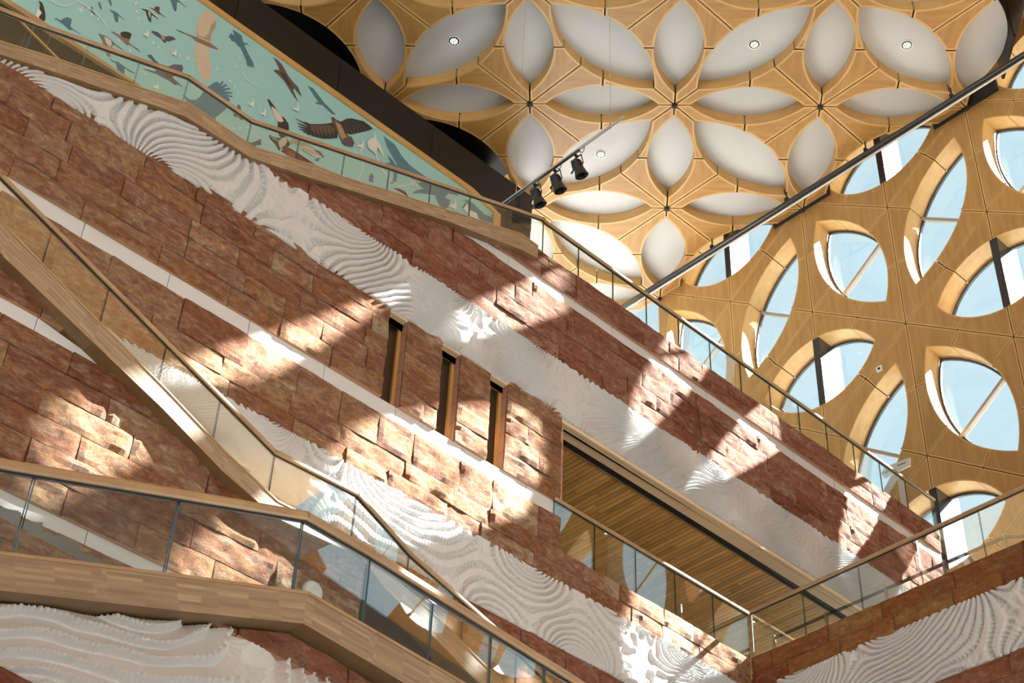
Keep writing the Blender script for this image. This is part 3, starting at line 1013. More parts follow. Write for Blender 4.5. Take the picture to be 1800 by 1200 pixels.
# end face of the wall beside the loggia: coursed return stones
for w0, w1 in zip(np.linspace(z['rb'], z['mb'], 6)[1:], np.linspace(z['rb'], z['mb'], 6)[:-1]):
    slab(XL - 0.01, XL + 0.03, w0 + 0.004, w1 - 0.004, -0.02, -0.45, 'return_stone', 'jamb', wall_left)
# window slots: coursed jamb, timber frame, dark pane
for a, b, lo, hi in slots:
    widx += 1
    wr = empty('window_%d' % widx, kind='structure', loc=LEFT.P((a + b) / 2, lo, -0.2))
    base = Vector(wr.location)
    def bx(name, mat, u0, u1, w0, w1, n0, n1):
        m = MB().box((u0, YW - n0, w0), (u1, YW - n1, w1)) if n0 > n1 else MB().box((u0, YW - n1, w0), (u1, YW - n0, w1))
        m.v = [Vector(x) - base for x in m.v]
        return m.build(name, [mat], wr)
    ws_ = np.linspace(z['rb'], z['mb'], 6)
    for w1, w0 in zip(ws_[:-1], ws_[1:]):
        for ux in ((b - 0.002, b + 0.03), (a - 0.03, a + 0.002)):
            bx('jamb_stone', 'jamb', ux[0], ux[1], w0 + 0.004, w1 - 0.004, -0.035, -0.115)
    bx('frame_post', 'jamb_wood', b - 0.045, b + 0.01, lo, hi - 0.105, -0.115, -0.20)
    bx('frame_post', 'jamb_wood', a - 0.01, a + 0.02, lo, hi - 0.105, -0.115, -0.20)
    bx('frame_head', 'jamb_wood', a + 0.02, b - 0.045, hi - 0.16, hi - 0.105, -0.115, -0.20)
    bx('lintel', 'beige', a, b, hi - 0.105, hi, -0.02, -0.3)
    bx('dark_pane', 'dark_glass', a + 0.02, b - 0.045, lo, hi - 0.16, -0.15, -0.17)
    bx('cill', 'white', a, b, lo - 0.03, lo + 0.01, -0.09, -0.3)

# ------------------------------------------------------------------ loggia and galleries behind the parapets
ceil2 = empty('ceiling_loggia', kind='structure')
LH = z['lh']
x = XL - 0.2
while x < XWIN:
    x1 = min(x + 1.35, XWIN)
    slab(x + 0.004, x1 - 0.004, LH - 0.05, LH, -0.012, -0.055, 'soffit_panel', 'beige', ceil2)
    slab(x + 0.004, x1 - 0.004, LH - 0.05, LH, -0.063, -0.25, 'soffit_panel', 'beige', ceil2)
    x = x1
slab(XL - 0.3, XWIN, LH - 0.02, LH + 0.03, -0.25, -0.37, 'slot', 'black', ceil2)
slab(XL - 0.3, XWIN, LH - 0.045, LH + 0.03, -0.37, -0.378, 'slot_edge', 'oak_dark', ceil2)
SW = 0.078
nsl = int((17.5 - XL + 0.3) / SW)
XS = XL - 0.3 + nsl * SW
m = MB()
while XS < XWIN - SW:
    m.box((XS + 0.005, YW + 0.38, LH - 0.03), (XS + SW - 0.005, YW + 2.5, LH)); XS += SW
m.build('far_slats', ['slat'], ceil2)['kind'] = 'stuff'
sl_me = {}
for q in range(nsl):
    xa = XL - 0.3 + q * SW
    y = YW + 0.38
    yend = YW + 2.5
    first = random.uniform(0.3, 1.4)
    while y < yend:
        L_ = round(first if first else random.choice((1.2, 1.5)), 1); first = None
        y1 = min(y + L_, yend)
        key = round(y1 - y, 2)
        if key < 0.05: break
        if key not in sl_me:
            o_ = MB().box((0.005, 0.004, 0), (SW - 0.005, key - 0.004, 0.03)).build('slat', ['slat'])
            sl_me[key] = o_.data; bpy.data.objects.remove(o_)
        place(sl_me[key], 'slat', ceil2, Matrix.Translation((xa, y, LH - 0.03 + random.uniform(0, 0.002))))
        y = y1
MB().box((XL - 0.3, YW + 0.38, LH + 0.002), (XWIN, YW + 6, LH + 0.05)).build('dark_backing', ['dark_gap'], ceil2)
fl = MB().box((XL - 0.4, YW + 0.12, z['lo'] - 0.45), (XWIN, YW + 6, z['lo'] - 0.3)).build('floor_loggia', ['carpet'])
tag(fl, kind='structure')
fl = MB().box((XR + 0.12, -6, z['lo'] - 0.45), (XWIN, YW + 0.11, z['lo'] - 0.3)).build('floor_gallery', ['carpet'])
tag(fl, kind='structure')
fl = MB().box((xe, YW + 0.28, z['cob'] - 0.1), (XWIN, 17.0, z['cob'])).build('floor_upper', ['carpet'])
tag(fl, kind='structure')
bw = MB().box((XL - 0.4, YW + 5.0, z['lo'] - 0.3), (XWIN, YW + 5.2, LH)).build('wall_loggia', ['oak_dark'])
tag(bw, kind='structure')
bw = MB().box((XL - 0.5, YW + 0.46, z['lo'] - 0.3), (XL - 0.32, YW + 5.0, LH)).build('wall_loggia_side', ['slat'])
tag(bw, kind='structure')

# ------------------------------------------------------------------ right wall (gallery front across the corner)
wall_right = empty('wall_right', kind='structure')
RU0, RU1 = -YW, -6.4
courses(RIGHT, RU0, RU1, list(np.linspace(z['lo'], z['rt'], 3)), 'stone_orange', wall_right, None, sawn_last=True, lens=(0.6, 1.1), rough=0.03)
relief(RIGHT, RU0, RU1, z['rbb'] - 0.02, z['rt'] + 0.02, wall_right, 0.0, 44, None, 0.0095, 0.032, 0.0, 0.135)
courses(RIGHT, RU0, RU1, list(np.linspace(z['rbb'], z['rbb'] - 0.27 * 4, 5)), 'stone_red', wall_right, None)
backing(RIGHT, [(RU0, 5), (RU1 + 0.3, 5), (RU1 + 0.3, z['lo'] - 0.01), (RU0, z['lo'] - 0.01)], -0.10, -0.3, 'mortar', 'mortar_core', wall_right)

# ------------------------------------------------------------------ lower wall under the middle stair
LOW = Plane(0, 10.8, 0)
KL = 10.8 / 11.772
wall_lower = empty('wall_lower', kind='structure')
s2_top_px = [(-60, 318), (20, 410), (173, 567), (293, 687), (393, 793), (488, 882), (638, 957), (682, 1010), (752, 1070), (862, 1180), (960, 1278)]
s2_bot_px = [(-60, 370), (0, 445), (160, 598), (327, 757), (400, 838), (450, 890), (506, 921), (636, 980), (678, 1034), (752, 1108), (840, 1200), (930, 1290)]
s2_top, s2_bot = LOW.pts(s2_top_px, 0.12), LOW.pts(s2_bot_px, 0.12)
cap2 = [(u, (w + lin(s2_bot, u)) / 2) for u, w in s2_top]
cap2 = [(u, w) for u, w in cap2]
hl = [10.92, 10.64, 10.355, 10.075]
courses(LOW, 2.2, 6.0, [h * KL for h in hl], 'stone_mix', wall_lower, cap2, sawn_last=True, lens=(0.65, 1.0), rough=0.036)
strip_panels(LOW, 2.2, 6.0, 9.893 * KL, 10.075 * KL, wall_lower, 1.0, cap2)
courses(LOW, 2.2, 8.0, [h * KL for h in (9.893, 9.61, 9.33, 9.045, 8.758, 8.45, 8.142)], 'stone_mix', wall_lower, cap2, sawn_last=True, lens=(0.7, 1.05), rough=0.036)
strip_panels(LOW, 2.2, 8.5, 7.969 * KL, 8.142 * KL, wall_lower, 0.98, cap2)
courses(LOW, 2.2, 9.0, [h * KL for h in (7.969, 7.68, 7.39, 7.1, 6.81, 6.52, 6.2, 5.9)], 'stone_mix', wall_lower, cap2, lens=(0.7, 1.05), rough=0.036)
cb = [(2.2, 4.0), (9.0, 4.0), (9.0, lin(cap2, 9.0) - 0.02)] + [(u, w - 0.02) for u, w in cap2[::-1] if 2.2 < u < 9.0] + [(2.2, lin(cap2, 2.2))]
backing(LOW, cb, -0.10, -0.30, 'mortar', 'mortar_core', wall_lower)

# ------------------------------------------------------------------ front wall under the nearest stair
FRONT = Plane(2.5, 5.92, 5.0)
wall_front = empty('wall_front', kind='structure')
s3_top_px = [(-80, 964), (0, 976), (180, 998), (360, 1021), (540, 1045), (660, 1114), (808, 1200), (860, 1230)]
s3_bot_px = [(-80, 1026), (0, 1038), (185, 1058), (360, 1078), (538, 1096), (660, 1170), (717, 1204), (790, 1248)]
s3_top, s3_bot = FRONT.pts(s3_top_px, 0.10), FRONT.pts(s3_bot_px, 0.10)
cap3 = [(u, lin(s3_bot, u) - 0.015) for u, w in s3_top]
fs = [FRONT.at(*q) for q in ((360, 1088), (428, 1120), (588, 1198))]
zf = sum(q[1] for q in fs) / 3
ua = FRONT.at(352, 1080)[0] - 0.15
courses(FRONT, ua, 4.4, [zf + 0.62, zf + 0.31, zf], 'stone_red', wall_front, cap3, sawn_last=True, lens=(0.6, 0.8), rough=0.03)
zb = FRONT.at(10, 1172)[1]
FRB = [(u, w + 0.05) for u, w in cap3]
relief(FRONT, -0.9, 3.2, zb, zf + 0.02, wall_front, 2.0, 58, cap3, 0.0065, 0.065, -0.03, 0.15, scale=1.0)
courses(FRONT, -0.9, 4.4, [zb, zb - 0.3, zb - 0.6], 'stone_red', wall_front, None)
relief(FRONT, -0.9, ua + 0.1, zf + 0.021, zf + 0.75, wall_front, 2.0, 58, cap3, 0.0065, 0.065, -0.03, 0.15)
cb = [(-0.9, 1.0), (4.4, 1.0), (4.4, lin(cap3, 4.4) - 0.02)] + [(u, w - 0.02) for u, w in cap3[::-1] if -0.9 < u < 4.4] + [(-0.9, lin(cap3, -0.9) - 0.02)]
backing(FRONT, cb, -0.09, -0.30, 'black', 'mortar_core', wall_front)

# ================================================================== STAIRS AND BALUSTRADES
def flight(root_name, label, pl, top, bot, rail_px, joints_px, n0, n1, gn, cat='staircase'):
    rt = empty(root_name, label, cat)
    stringer(pl, top, bot, rt, n0, n1)
    rail = pl.pts(rail_px, gn)
    J = [pl.at(*q, gn)[0] for q in joints_px]
    glass_run(pl, rail, top, J, rt, gn)
    rail_on(pl, rail, rt, gn)
    # stepped treads behind the beam
    m = MB()
    u = top[0][0]
    while u < top[-1][0] - 0.28:
        w = min(lin(top, u), lin(top, u + 0.28)) - 0.06
        q = [(u, w - 0.12), (u + 0.28, w - 0.12), (u + 0.28, w), (u, w)]
        v = [pl.P(*p, n1) for p in q] + [pl.P(*p, n1 - 0.55) for p in q]
        m.add(v, [(0, 1, 2, 3), (7, 6, 5, 4), (0, 4, 5, 1), (3, 2, 6, 7), (1, 5, 6, 2), (0, 3, 7, 4)])
        u += 0.28
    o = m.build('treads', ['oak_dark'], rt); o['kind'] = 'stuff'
    return rt
rail1 = [(-60, -8), (0, 17), (62, 42), (157, 74), (246, 106), (331, 136), (443, 213), (550, 248), (684, 294), (826, 342), (956, 386)]
j1 = [(-45, 30), (54, 62), (150, 96), (240, 128), (326, 160), (438, 232), (523, 262), (603, 290), (682, 316), (755, 342), (825, 364), (892, 386), (954.5, 412)]
flight('upper_staircase', 'pale oak stair beam with glass and rail below the turquoise bird mural', LEFT, cap1_top, cap1_bot, rail1, j1, 0.07, -0.12, 0.0)
rail2 = [(-60, 240), (0, 308), (95, 403), (191, 503), (293, 603), (390, 703), (483, 795), (628, 869), (720, 973), (816, 1060), (884, 1118), (975, 1208), (1040, 1275)]
j2 = [(-40, 380), (82, 435), (183, 538), (285, 640), (381, 735), (478, 828), (622, 905), (716, 1000), (812, 1100), (906, 1180), (990, 1250)]
flight('middle_staircase', 'steep oak stair beam with glass running down from the left edge', LOW, s2_top, s2_bot, rail2, j2, 0.12, -0.16, 0.02)
rail3 = [(-80, 804), (0, 818), (62, 829), (316, 872), (536, 908), (650, 974), (760, 1051), (864, 1112), (960, 1171), (1080, 1242)]
j3 = [(-60, 890), (42, 905), (301, 945), (523, 977), (643, 1040), (756, 1106), (860, 1165), (955, 1220), (1050, 1280)]
flight('front_staircase', 'nearest oak stair beam with glass, kinked beside the round wall speaker', FRONT, s3_top, s3_bot, rail3, j3, 0.10, -0.16, 0.02)

def gallery(name, label, pl, u0, u1, zt, zr, n, step, first=None, u_end_rail=None):
    rt = empty(name, label, 'balustrade')
    J = [u0]
    u = first if first else u0 + step
    while u < u1 - 0.2:
        J.append(u); u += step
    J.append(u1)
    glass_run(pl, [(u0 - 1, zr), (u1 + 1, zr)], [(u0 - 1, zt), (u1 + 1, zt)], J, rt, n)
    rail_on(pl, [(u0, zr), (u_end_rail or u1, zr)], rt, n)
    return rt
u9 = LEFT.at(956, 386)[0]
gallery('upper_gallery_balustrade', 'glass balustrade with oak rail on top of the highest stone parapet', LEFT, u9 + 0.01, XE, z['cop'] - 0.06, LEFT.at(956, 386)[1], -0.02, (LEFT.at(1078, 471)[0] - LEFT.at(956, 387)[0]) / 2)
uL = [LEFT.at(*q)[0] for q in ((1048, 917), (1320, 1110))]
zr2 = 11.50 * K
gallery('loggia_balustrade', 'glass balustrade with oak rail across the slatted loggia opening', LEFT, XL - 0.1, XR + 0.02, z['lo'] - 0.06, zr2, -0.03, 0.73, first=uL[0])
gallery('right_gallery_balustrade', 'glass balustrade with oak rail on the orange stone gallery front at lower right', RIGHT, -YW + 0.03, -6.4, z['lo'] - 0.06, zr2, -0.03, 0.879, first=-10.88 * K)

def barrier(name, label, pl, us_, n, z0, z1, tail=None):
    rt = empty(name, label, 'barrier', loc=pl.P(us_[0], z0, n))
    b0 = Vector(rt.location)
    for u in us_:
        m = MB().tube(pl.P(u, z0, n) - b0, pl.P(u, z1 - 0.02, n) - b0, 0.024, 12).tube(pl.P(u, z1 - 0.02, n) - b0, pl.P(u, z1, n) - b0, 0.024, 12, r2=0.012)
        m.build('post', ['steel'], rt, True)
    for a, b in zip(us_, us_[1:]):
        p, q = pl.P(a, z1 - 0.05, n) - b0, pl.P(b, z1 - 0.05, n) - b0
        MB().tube(p, q, 0.022, 4).build('cross_bar', ['rope'], rt)
    if tail:
        MB().tube(pl.P(us_[-1], z1 - 0.05, n) - b0, pl.P(*tail) - b0, 0.022, 4).build('cross_bar', ['rope'], rt)
barrier('gallery_barrier', 'row of steel posts with a dark bar behind the lower right gallery glass', RIGHT,
        [-11.65 * K, -10.78 * K, -9.83 * K, -8.95 * K, -8.08 * K], -0.36, z['lo'] - 0.3, 11.26 * K, (-7.2, 11.26 * K - 0.05, -0.9))
for q, lb in (((1067, 1005), 'short steel post behind the loggia glass, nearer the wall end'), ((1196, 1078), 'short steel post behind the loggia glass, midway along the rail')):
    u_, w_ = LEFT.at(*q, -0.25)
    o = MB().tube(LEFT.P(u_, z['lo'] - 0.3, -0.25), LEFT.P(u_, w_ + 0.12, -0.25), 0.024, 12).tube(LEFT.P(u_, w_ + 0.12, -0.25), LEFT.P(u_, w_ + 0.14, -0.25), 0.024, 12, r2=0.012).build('steel_post', ['steel'], None, True)
    tag(o, lb, 'post', 'steel posts behind the loggia glass')

# ------------------------------------------------------------------ bird mural on the back wall, with the dark bulkhead over it
YM = 16.9
BACK = Plane(0, YM, 0)
ZM = BACK.at(600, 180)[1]
uR, zR0 = BACK.at(866, 374)
uC = BACK.at(823, 337)[0]
mural = empty('mural', 'turquoise wall mural of flying birds, framed in oak, behind the upper glass', 'mural')
mp_ = [(1.5, 17.5), (uR, 17.5), (uR, zR0), (uC, ZM), (1.5, ZM)]
backing(BACK, mp_, 0.0, -0.08, 'teal', 'painted_board', mural)
fr_top = [(1.5, ZM), (uC, ZM), (uR, zR0), (uR, 17.5)]
fr_out = [(1.5, ZM + 0.13), (uC + 0.07, ZM + 0.13), (uR + 0.17, zR0 + 0.04), (uR + 0.17, 17.5)]
for a in range(3):
    backing(BACK, [fr_top[a], fr_top[a + 1], fr_out[a + 1], fr_out[a]], 0.05, -0.08, 'ceil_edge', 'oak_frame', mural)
ZO = {'a': (180, 0, 7.5), 'b': (400, 120, 6), 'c': (400, 0, 6), 'd': (0, 0, 6), 'e': (250, 120, 6), 'f': (600, 200, 5)}
INK = {}
def ink(c):
    if c not in INK: INK[c] = plain('mural_ink_%d' % (len(INK) + 1), c, 0.6)
    return INK[c]
lay = [0.0012]
def decal(zk, pts, c, name='painted_bird'):
    x0, y0, s_ = ZO[zk]
    lay[0] += 0.00015
    P = [BACK.at(x0 + x / s_, y0 + y / s_) for x, y in pts]
    if area(P) < 0: P = P[::-1]
    link(name, [BACK.P(*q, lay[0]) for q in P], [tuple(range(len(P)))], ink(c), mural)
BL, BL2, DK, BR, CR, GY, WH, TP, RS = (0.065, 0.165, 0.215), (0.09, 0.19, 0.24), (0.035, 0.032, 0.03), (0.11, 0.075, 0.05), (0.52, 0.44, 0.33), (0.30, 0.26, 0.23), (0.66, 0.68, 0.65), (0.20, 0.15, 0.12), (0.42, 0.28, 0.24)
# blue silhouettes
decal('a', [(80, 125), (120, 135), (180, 158), (215, 190), (305, 268), (290, 262), (235, 225), (212, 215), (205, 300), (180, 298), (160, 260), (138, 175), (110, 152)], BL)
decal('a', [(885, -10), (985, -10), (1010, 10), (1115, 102), (1095, 95), (1030, 45), (985, 25), (975, 150), (950, 150), (925, 95), (905, 30)], BL)
decal('a', [(60, 0), (108, 0), (118, 40), (125, 85), (110, 75), (98, 35), (80, 15)], BL)
decal('a', [(88, 775), (115, 780), (150, 805), (205, 815), (260, 855), (310, 895), (430, 965), (420, 972), (350, 940), (292, 900), (285, 1020), (225, 985), (205, 940), (175, 835), (130, 815)], BL)
decal('a', [(1610, 462), (1650, 480), (1672, 480), (1690, 435), (1735, 470), (1722, 395), (1800, 440), (1860, 560), (1800, 625), (1745, 555), (1700, 540), (1680, 500)], BL)
decal('c', [(52, 315), (110, 350), (150, 375), (165, 450), (205, 455), (235, 500), (205, 470), (175, 475), (230, 590), (265, 650), (285, 720), (270, 700), (262, 720), (248, 695), (240, 715), (225, 690), (218, 705), (200, 680), (195, 640), (160, 560), (110, 450), (95, 405), (65, 440), (22, 395), (30, 350), (70, 375)], BL)
decal('c', [(840, 900), (900, 930), (960, 1005), (1020, 1085), (1145, 1210), (1100, 1205), (1000, 1110), (930, 1095), (925, 1075), (960, 1080), (910, 1010)], BL)
decal('e', [(440, 300), (415, 280), (440, 285), (500, 330), (560, 335), (610, 300), (640, 250), (650, 225), (700, 190), (760, 150), (795, 140), (810, 165), (850, 130), (858, 150), (830, 190), (885, 165), (895, 185), (845, 215), (925, 205), (930, 222), (855, 240), (955, 255), (950, 268), (880, 275), (960, 295), (940, 308), (900, 300), (925, 330), (890, 420), (850, 460), (800, 500), (770, 520), (780, 560), (830, 610), (760, 575), (640, 480), (540, 420), (490, 380)], BL2)
decal('d', [(570, 210), (590, 190), (640, 215), (670, 195), (710, 180), (755, 200), (750, 250), (740, 280), (775, 310), (855, 362), (840, 360), (765, 315), (735, 320), (700, 290), (660, 255), (630, 235), (600, 210)], BL)
decal('d', [(955, 75), (975, 70), (985, 110), (1000, 155), (985, 155), (965, 125), (955, 100)], BL)
decal('d', [(1035, 20), (1055, 25), (1070, 70), (1075, 108), (1060, 100), (1040, 60)], BL)
decal('d', [(1140, -10), (1165, -10), (1175, 30), (1180, 68), (1165, 60), (1150, 30)], BL)
decal('f', [(370, 195), (470, 270), (530, 370), (600, 450), (720, 540), (880, 630), (1025, 690), (1030, 720), (940, 700), (910, 735), (960, 760), (940, 820), (900, 850), (850, 790), (820, 715), (700, 700), (620, 700), (660, 670), (720, 660), (620, 570), (520, 500), (460, 400), (400, 290)], BL2)
decal('f', [(400, 360), (445, 400), (470, 440), (500, 465), (490, 540), (480, 600), (430, 620), (460, 560), (445, 480), (385, 430), (430, 430)], BL2)
decal('f', [(1060, 820), (1100, 770), (1050, 755), (1120, 760), (1160, 790), (1250, 880), (1350, 920), (1355, 985), (1270, 960), (1180, 900), (1110, 850)], BL2)
decal('f', [(245, 550), (265, 520), (285, 555), (275, 590), (290, 605), (260, 600), (240, 595)], BL2)
# cranes, storks
for off in ((0, 0),):
    decal('a', [(505, 112), (545, 120), (600, 135), (640, 165), (745, 258), (730, 255), (680, 218), (645, 200), (640, 298), (610, 280), (590, 225), (570, 150), (530, 132)], DK)
    decal('a', [(600, 145), (635, 175), (628, 250), (605, 190)], CR)
    decal('a', [(610, 100), (650, 105), (685, 120), (690, 90), (730, 85), (755, 100), (748, 155), (770, 180), (840, 235), (825, 232), (760, 190), (735, 190), (690, 145), (650, 118)], BR)
    decal('a', [(105, 415), (145, 420), (200, 450), (240, 470), (235, 430), (290, 415), (345, 425), (385, 450), (365, 510), (345, 555), (380, 590), (460, 640), (505, 695), (490, 690), (430, 640), (350, 590), (330, 605), (280, 560), (200, 480), (150, 450)], TP)
    decal('a', [(235, 430), (290, 415), (345, 425), (385, 450), (360, 515), (280, 500), (240, 465)], DK)
    decal('a', [(-60, 440), (30, 470), (110, 520), (170, 580), (290, 670), (250, 655), (150, 590), (128, 600), (100, 755), (60, 740), (20, 640), (0, 540)], TP)
    decal('a', [(20, 480), (110, 530), (125, 590), (95, 620), (50, 570)], (0.55, 0.50, 0.50))
# great white wader
decal('a', [(1160, 460), (1240, 490), (1230, 400), (1250, 290), (1305, 200), (1340, 138), (1410, 150), (1500, 235), (1495, 340), (1480, 390), (1435, 440), (1425, 540), (1450, 590), (1520, 640), (1610, 690), (1515, 660), (1405, 630), (1410, 730), (1430, 870), (1430, 1000), (1395, 1070), (1360, 1080), (1310, 1060), (1270, 950), (1230, 800), (1215, 660), (1240, 560), (1180, 500)], CR)
decal('a', [(1240, 400), (1270, 470), (1340, 490), (1400, 440), (1430, 330), (1490, 270), (1495, 340), (1480, 390), (1435, 440), (1425, 560), (1300, 500), (1250, 480)], (0.36, 0.28, 0.19))
decal('a', [(960, 385), (1060, 425), (1160, 462), (1240, 490), (1420, 570), (1520, 640), (1515, 662), (1400, 622), (1240, 550), (1160, 485), (1060, 440)], TP)
decal('a', [(965, 385), (1060, 425), (1055, 437), (990, 405)], DK)
for t in range(9):
    decal('a', [(1235 + t * 6, 700 + t * 36), (1400, 690 + t * 30), (1235 + t * 6, 706 + t * 36)], (0.62, 0.55, 0.44))
    decal('a', [(1250 + t * 4, 450 - t * 30), (1400, 420 - t * 16), (1250 + t * 4, 456 - t * 30)], (0.62, 0.55, 0.44))
# bat
decal('a', [(640, 425), (660, 410), (720, 425), (755, 450), (790, 480), (800, 465), (815, 490), (870, 475), (930, 490), (968, 525), (930, 530), (880, 550), (840, 545), (825, 575), (795, 550), (770, 510), (745, 498), (700, 470)], (0.07, 0.075, 0.11))
decal('a', [(760, 455), (790, 470), (820, 500), (812, 535), (785, 515)], RS)
# heron behind the rail
decal('a', [(585, 730), (640, 725), (690, 790), (740, 840), (860, 880), (940, 850), (1050, 860), (1060, 905), (1050, 945), (980, 985), (920, 1020), (960, 1060), (1060, 1150), (980, 1110), (970, 1125), (930, 1110), (880, 1060), (810, 1030), (710, 975), (620, 945), (525, 905), (560, 910), (700, 950), (690, 850), (640, 780), (600, 750)], (0.10, 0.11, 0.14))
decal('a', [(830, 930), (930, 950), (900, 1040), (830, 1000)], BR)
# penguin, white lower edge
decal('d', [(375, 190), (385, 120), (410, 80), (435, 90), (430, 160), (400, 215)], WH)
decal('d', [(405, 10), (440, 30), (460, 80), (475, 150), (475, 210), (455, 235), (420, 215), (405, 180), (440, 140), (410, 100), (420, 60)], DK)
decal('d', [(80, 0), (110, 0), (260, 105), (420, 225), (400, 222), (250, 120)], WH, 'painted_edge')
# kite, osprey, sea eagle
decal('b', [(480, 25), (510, 15), (545, 30), (530, -20), (500, -80), (470, -115), (520, -90), (570, -40), (640, 85), (690, 150), (740, 200), (780, 300), (760, 285), (700, 210), (690, 235), (740, 355), (720, 330), (650, 225), (600, 140), (540, 75), (495, 40)], BR)
decal('b', [(545, 30), (600, 60), (640, 130), (690, 230), (640, 180), (590, 110)], DK)
decal('b', [(415, 325), (440, 335), (480, 390), (520, 440), (560, 500), (600, 530), (640, 590), (645, 640), (620, 700), (630, 760), (660, 800), (640, 830), (600, 835), (640, 885), (560, 840), (540, 875), (500, 800), (440, 740), (435, 705), (520, 735), (560, 740), (530, 690), (525, 610), (530, 570), (480, 470), (440, 390)], DK)
decal('b', [(455, 400), (510, 435), (555, 490), (590, 560), (560, 570), (520, 560), (480, 480)], (0.58, 0.52, 0.46))
decal('b', [(560, 745), (620, 720), (625, 780), (595, 820), (550, 850), (530, 790)], (0.45, 0.42, 0.38))
decal('b', [(640, 775), (680, 745), (750, 738), (830, 780), (900, 840), (985, 885), (1020, 935), (960, 930), (930, 950), (880, 920), (800, 880), (750, 820), (700, 800), (655, 800)], (0.32, 0.31, 0.27))
decal('b', [(750, 820), (850, 830), (940, 880), (1010, 945), (930, 945), (870, 905), (800, 870)], (0.55, 0.53, 0.46))
for q in ((985, 885), (1000, 910), (1015, 940)):
    decal('b', [(900, 855), q, (q[0] - 12, q[1] + 6)], DK)
decal('b', [(800, 560), (870, 590), (990, 590), (1080, 580), (1100, 575), (1090, 520), (1110, 515), (1150, 550), (1190, 565), (1250, 535), (1300, 530), (1430, 560), (1500, 610), (1530, 640), (1480, 660), (1370, 685), (1300, 700), (1240, 690), (1160, 690), (1155, 735), (1080, 745), (1000, 745), (900, 720), (850, 690), (830, 640), (850, 610)], DK)
decal('b', [(860, 600), (980, 600), (1080, 600), (1140, 650), (1100, 690), (960, 690), (880, 660)], BR)
for q in ((710, 530), (725, 575), (735, 610), (750, 640), (790, 670), (830, 695)):
    decal('b', [(860, 600 + (q[1] - 530) * 0.5), q, (q[0] + 6, q[1] + 9), (870, 625 + (q[1] - 530) * 0.5)], DK)
decal('b', [(1090, 520), (1115, 520), (1150, 560), (1200, 600), (1250, 690), (1310, 760), (1335, 790), (1315, 835), (1260, 825), (1210, 795), (1190, 760), (1160, 680), (1120, 610), (1100, 570)], BR)
decal('b', [(1130, 560), (1190, 600), (1235, 700), (1260, 740), (1210, 770), (1170, 680)], (0.36, 0.24, 0.12))
decal('b', [(1220, 740), (1300, 720), (1335, 790), (1310, 832), (1270, 820), (1240, 825), (1200, 790)], (0.10, 0.08, 0.07))
for t in range(13):
    a = t / 12
    decal('b', [(850 + 270 * a, 612 - 20 * a), (905 + 235 * a, 705 + 30 * a - 30 * a * a), (897 + 235 * a, 708 + 30 * a - 30 * a * a)], (0.17, 0.12, 0.085) if t % 2 else (0.02, 0.017, 0.015))
    decal('b', [(1215 + 200 * a, 575 - 10 * a), (1250 + 225 * a, 688 - 35 * a), (1243 + 225 * a, 690 - 35 * a)], (0.15, 0.105, 0.075) if t % 2 else (0.02, 0.017, 0.015))
for t in range(8):
    decal('b', [(455 + 17 * t, 715 + 11 * t), (470 + 17 * t, 720 + 11 * t), (440 + 25 * t, 745 + 13 * t)], (0.50, 0.47, 0.42))
    decal('b', [(770 + 26 * t, 800 + 12 * t), (800 + 24 * t, 870 + 8 * t), (793 + 24 * t, 873 + 8 * t)], (0.12, 0.11, 0.10))
# small dark birds
decal('b', [(50, 490), (90, 465), (65, 450), (100, 455), (95, 400), (110, 385), (130, 410), (140, 470), (175, 515), (165, 550), (130, 545), (110, 505), (70, 520)], (0.14, 0.12, 0.10))
decal('b', [(205, 790), (165, 745), (200, 780), (240, 790), (290, 775), (345, 750), (348, 810), (300, 805), (285, 838), (250, 820)], (0.09, 0.12, 0.12))
decal('b', [(800, 975), (820, 958), (848, 982), (825, 975)], BL)
decal('b', [(905, 970), (940, 960), (950, 945), (960, 960), (950, 985), (925, 978)], BL)
decal('f', [(450, 655), (510, 665), (560, 690), (590, 745), (540, 720), (510, 705), (470, 690)], DK)
decal('f', [(1310, 890), (1350, 895), (1350, 915), (1325, 905)], BL)
# white swallows, flowers, sprigs
def cross(zk, x, y, r, a=0.4):
    for t in (a, a + math.pi / 2):
        dx, dy = math.cos(t), math.sin(t)
        decal(zk, [(x - dx * r, y - dy * r), (x - dy * r * .3, y + dx * r * .3), (x + dx * r, y + dy * r), (x + dy * r * .3, y - dx * r * .3)], WH, 'painted_flower')
for zk, x, y, r in (('a', 430, 55, 36), ('a', 450, 155, 26), ('a', 470, 255, 30), ('a', 210, 540, 24), ('a', 355, 675, 26), ('a', 665, 575, 34), ('a', 730, 625, 24), ('a', 1012, 748, 26), ('a', 1120, 780, 34), ('a', 1205, 808, 18), ('a', 1415, 862, 18), ('a', 1508, 912, 26), ('a', 1675, 1075, 28), ('a', 1730, 1150, 20), ('a', 560, 978, 20), ('a', 1748, 885, 14),
                    ('b', 20, 140, 22), ('b', 65, 200, 14), ('b', 105, 258, 16), ('b', 55, 640, 20), ('b', 122, 636, 18), ('b', 195, 628, 14), ('d', 845, 115, 40), ('d', 960, 165, 28), ('d', 1025, 205, 18), ('d', 925, 100, 22), ('e', 1110, 200, 9), ('e', 1068, 118, 9), ('e', 1045, 172, 9), ('c', 120, 620, 18), ('c', 150, 700, 12), ('c', 80, 705, 14)):
    cross(zk, x, y, r)
def swallow(zk, x, y, s_, fl=1):
    decal(zk, [(x - 62 * s_, y - 110 * s_), (x - 20 * s_, y - 40 * s_), (x - 5 * s_, y - 20 * s_), (x + 20 * s_, y - 40 * s_), (x + 22 * s_, y - 90 * s_), (x + 34 * s_, y - 30 * s_), (x + 28 * s_, y + 25 * s_), (x + 10 * s_, y + 5 * s_), (x - 40 * s_, y - 15 * s_), (x - 15 * s_, y - 22 * s_), (x - 35 * s_, y - 60 * s_)], WH, 'painted_swallow')
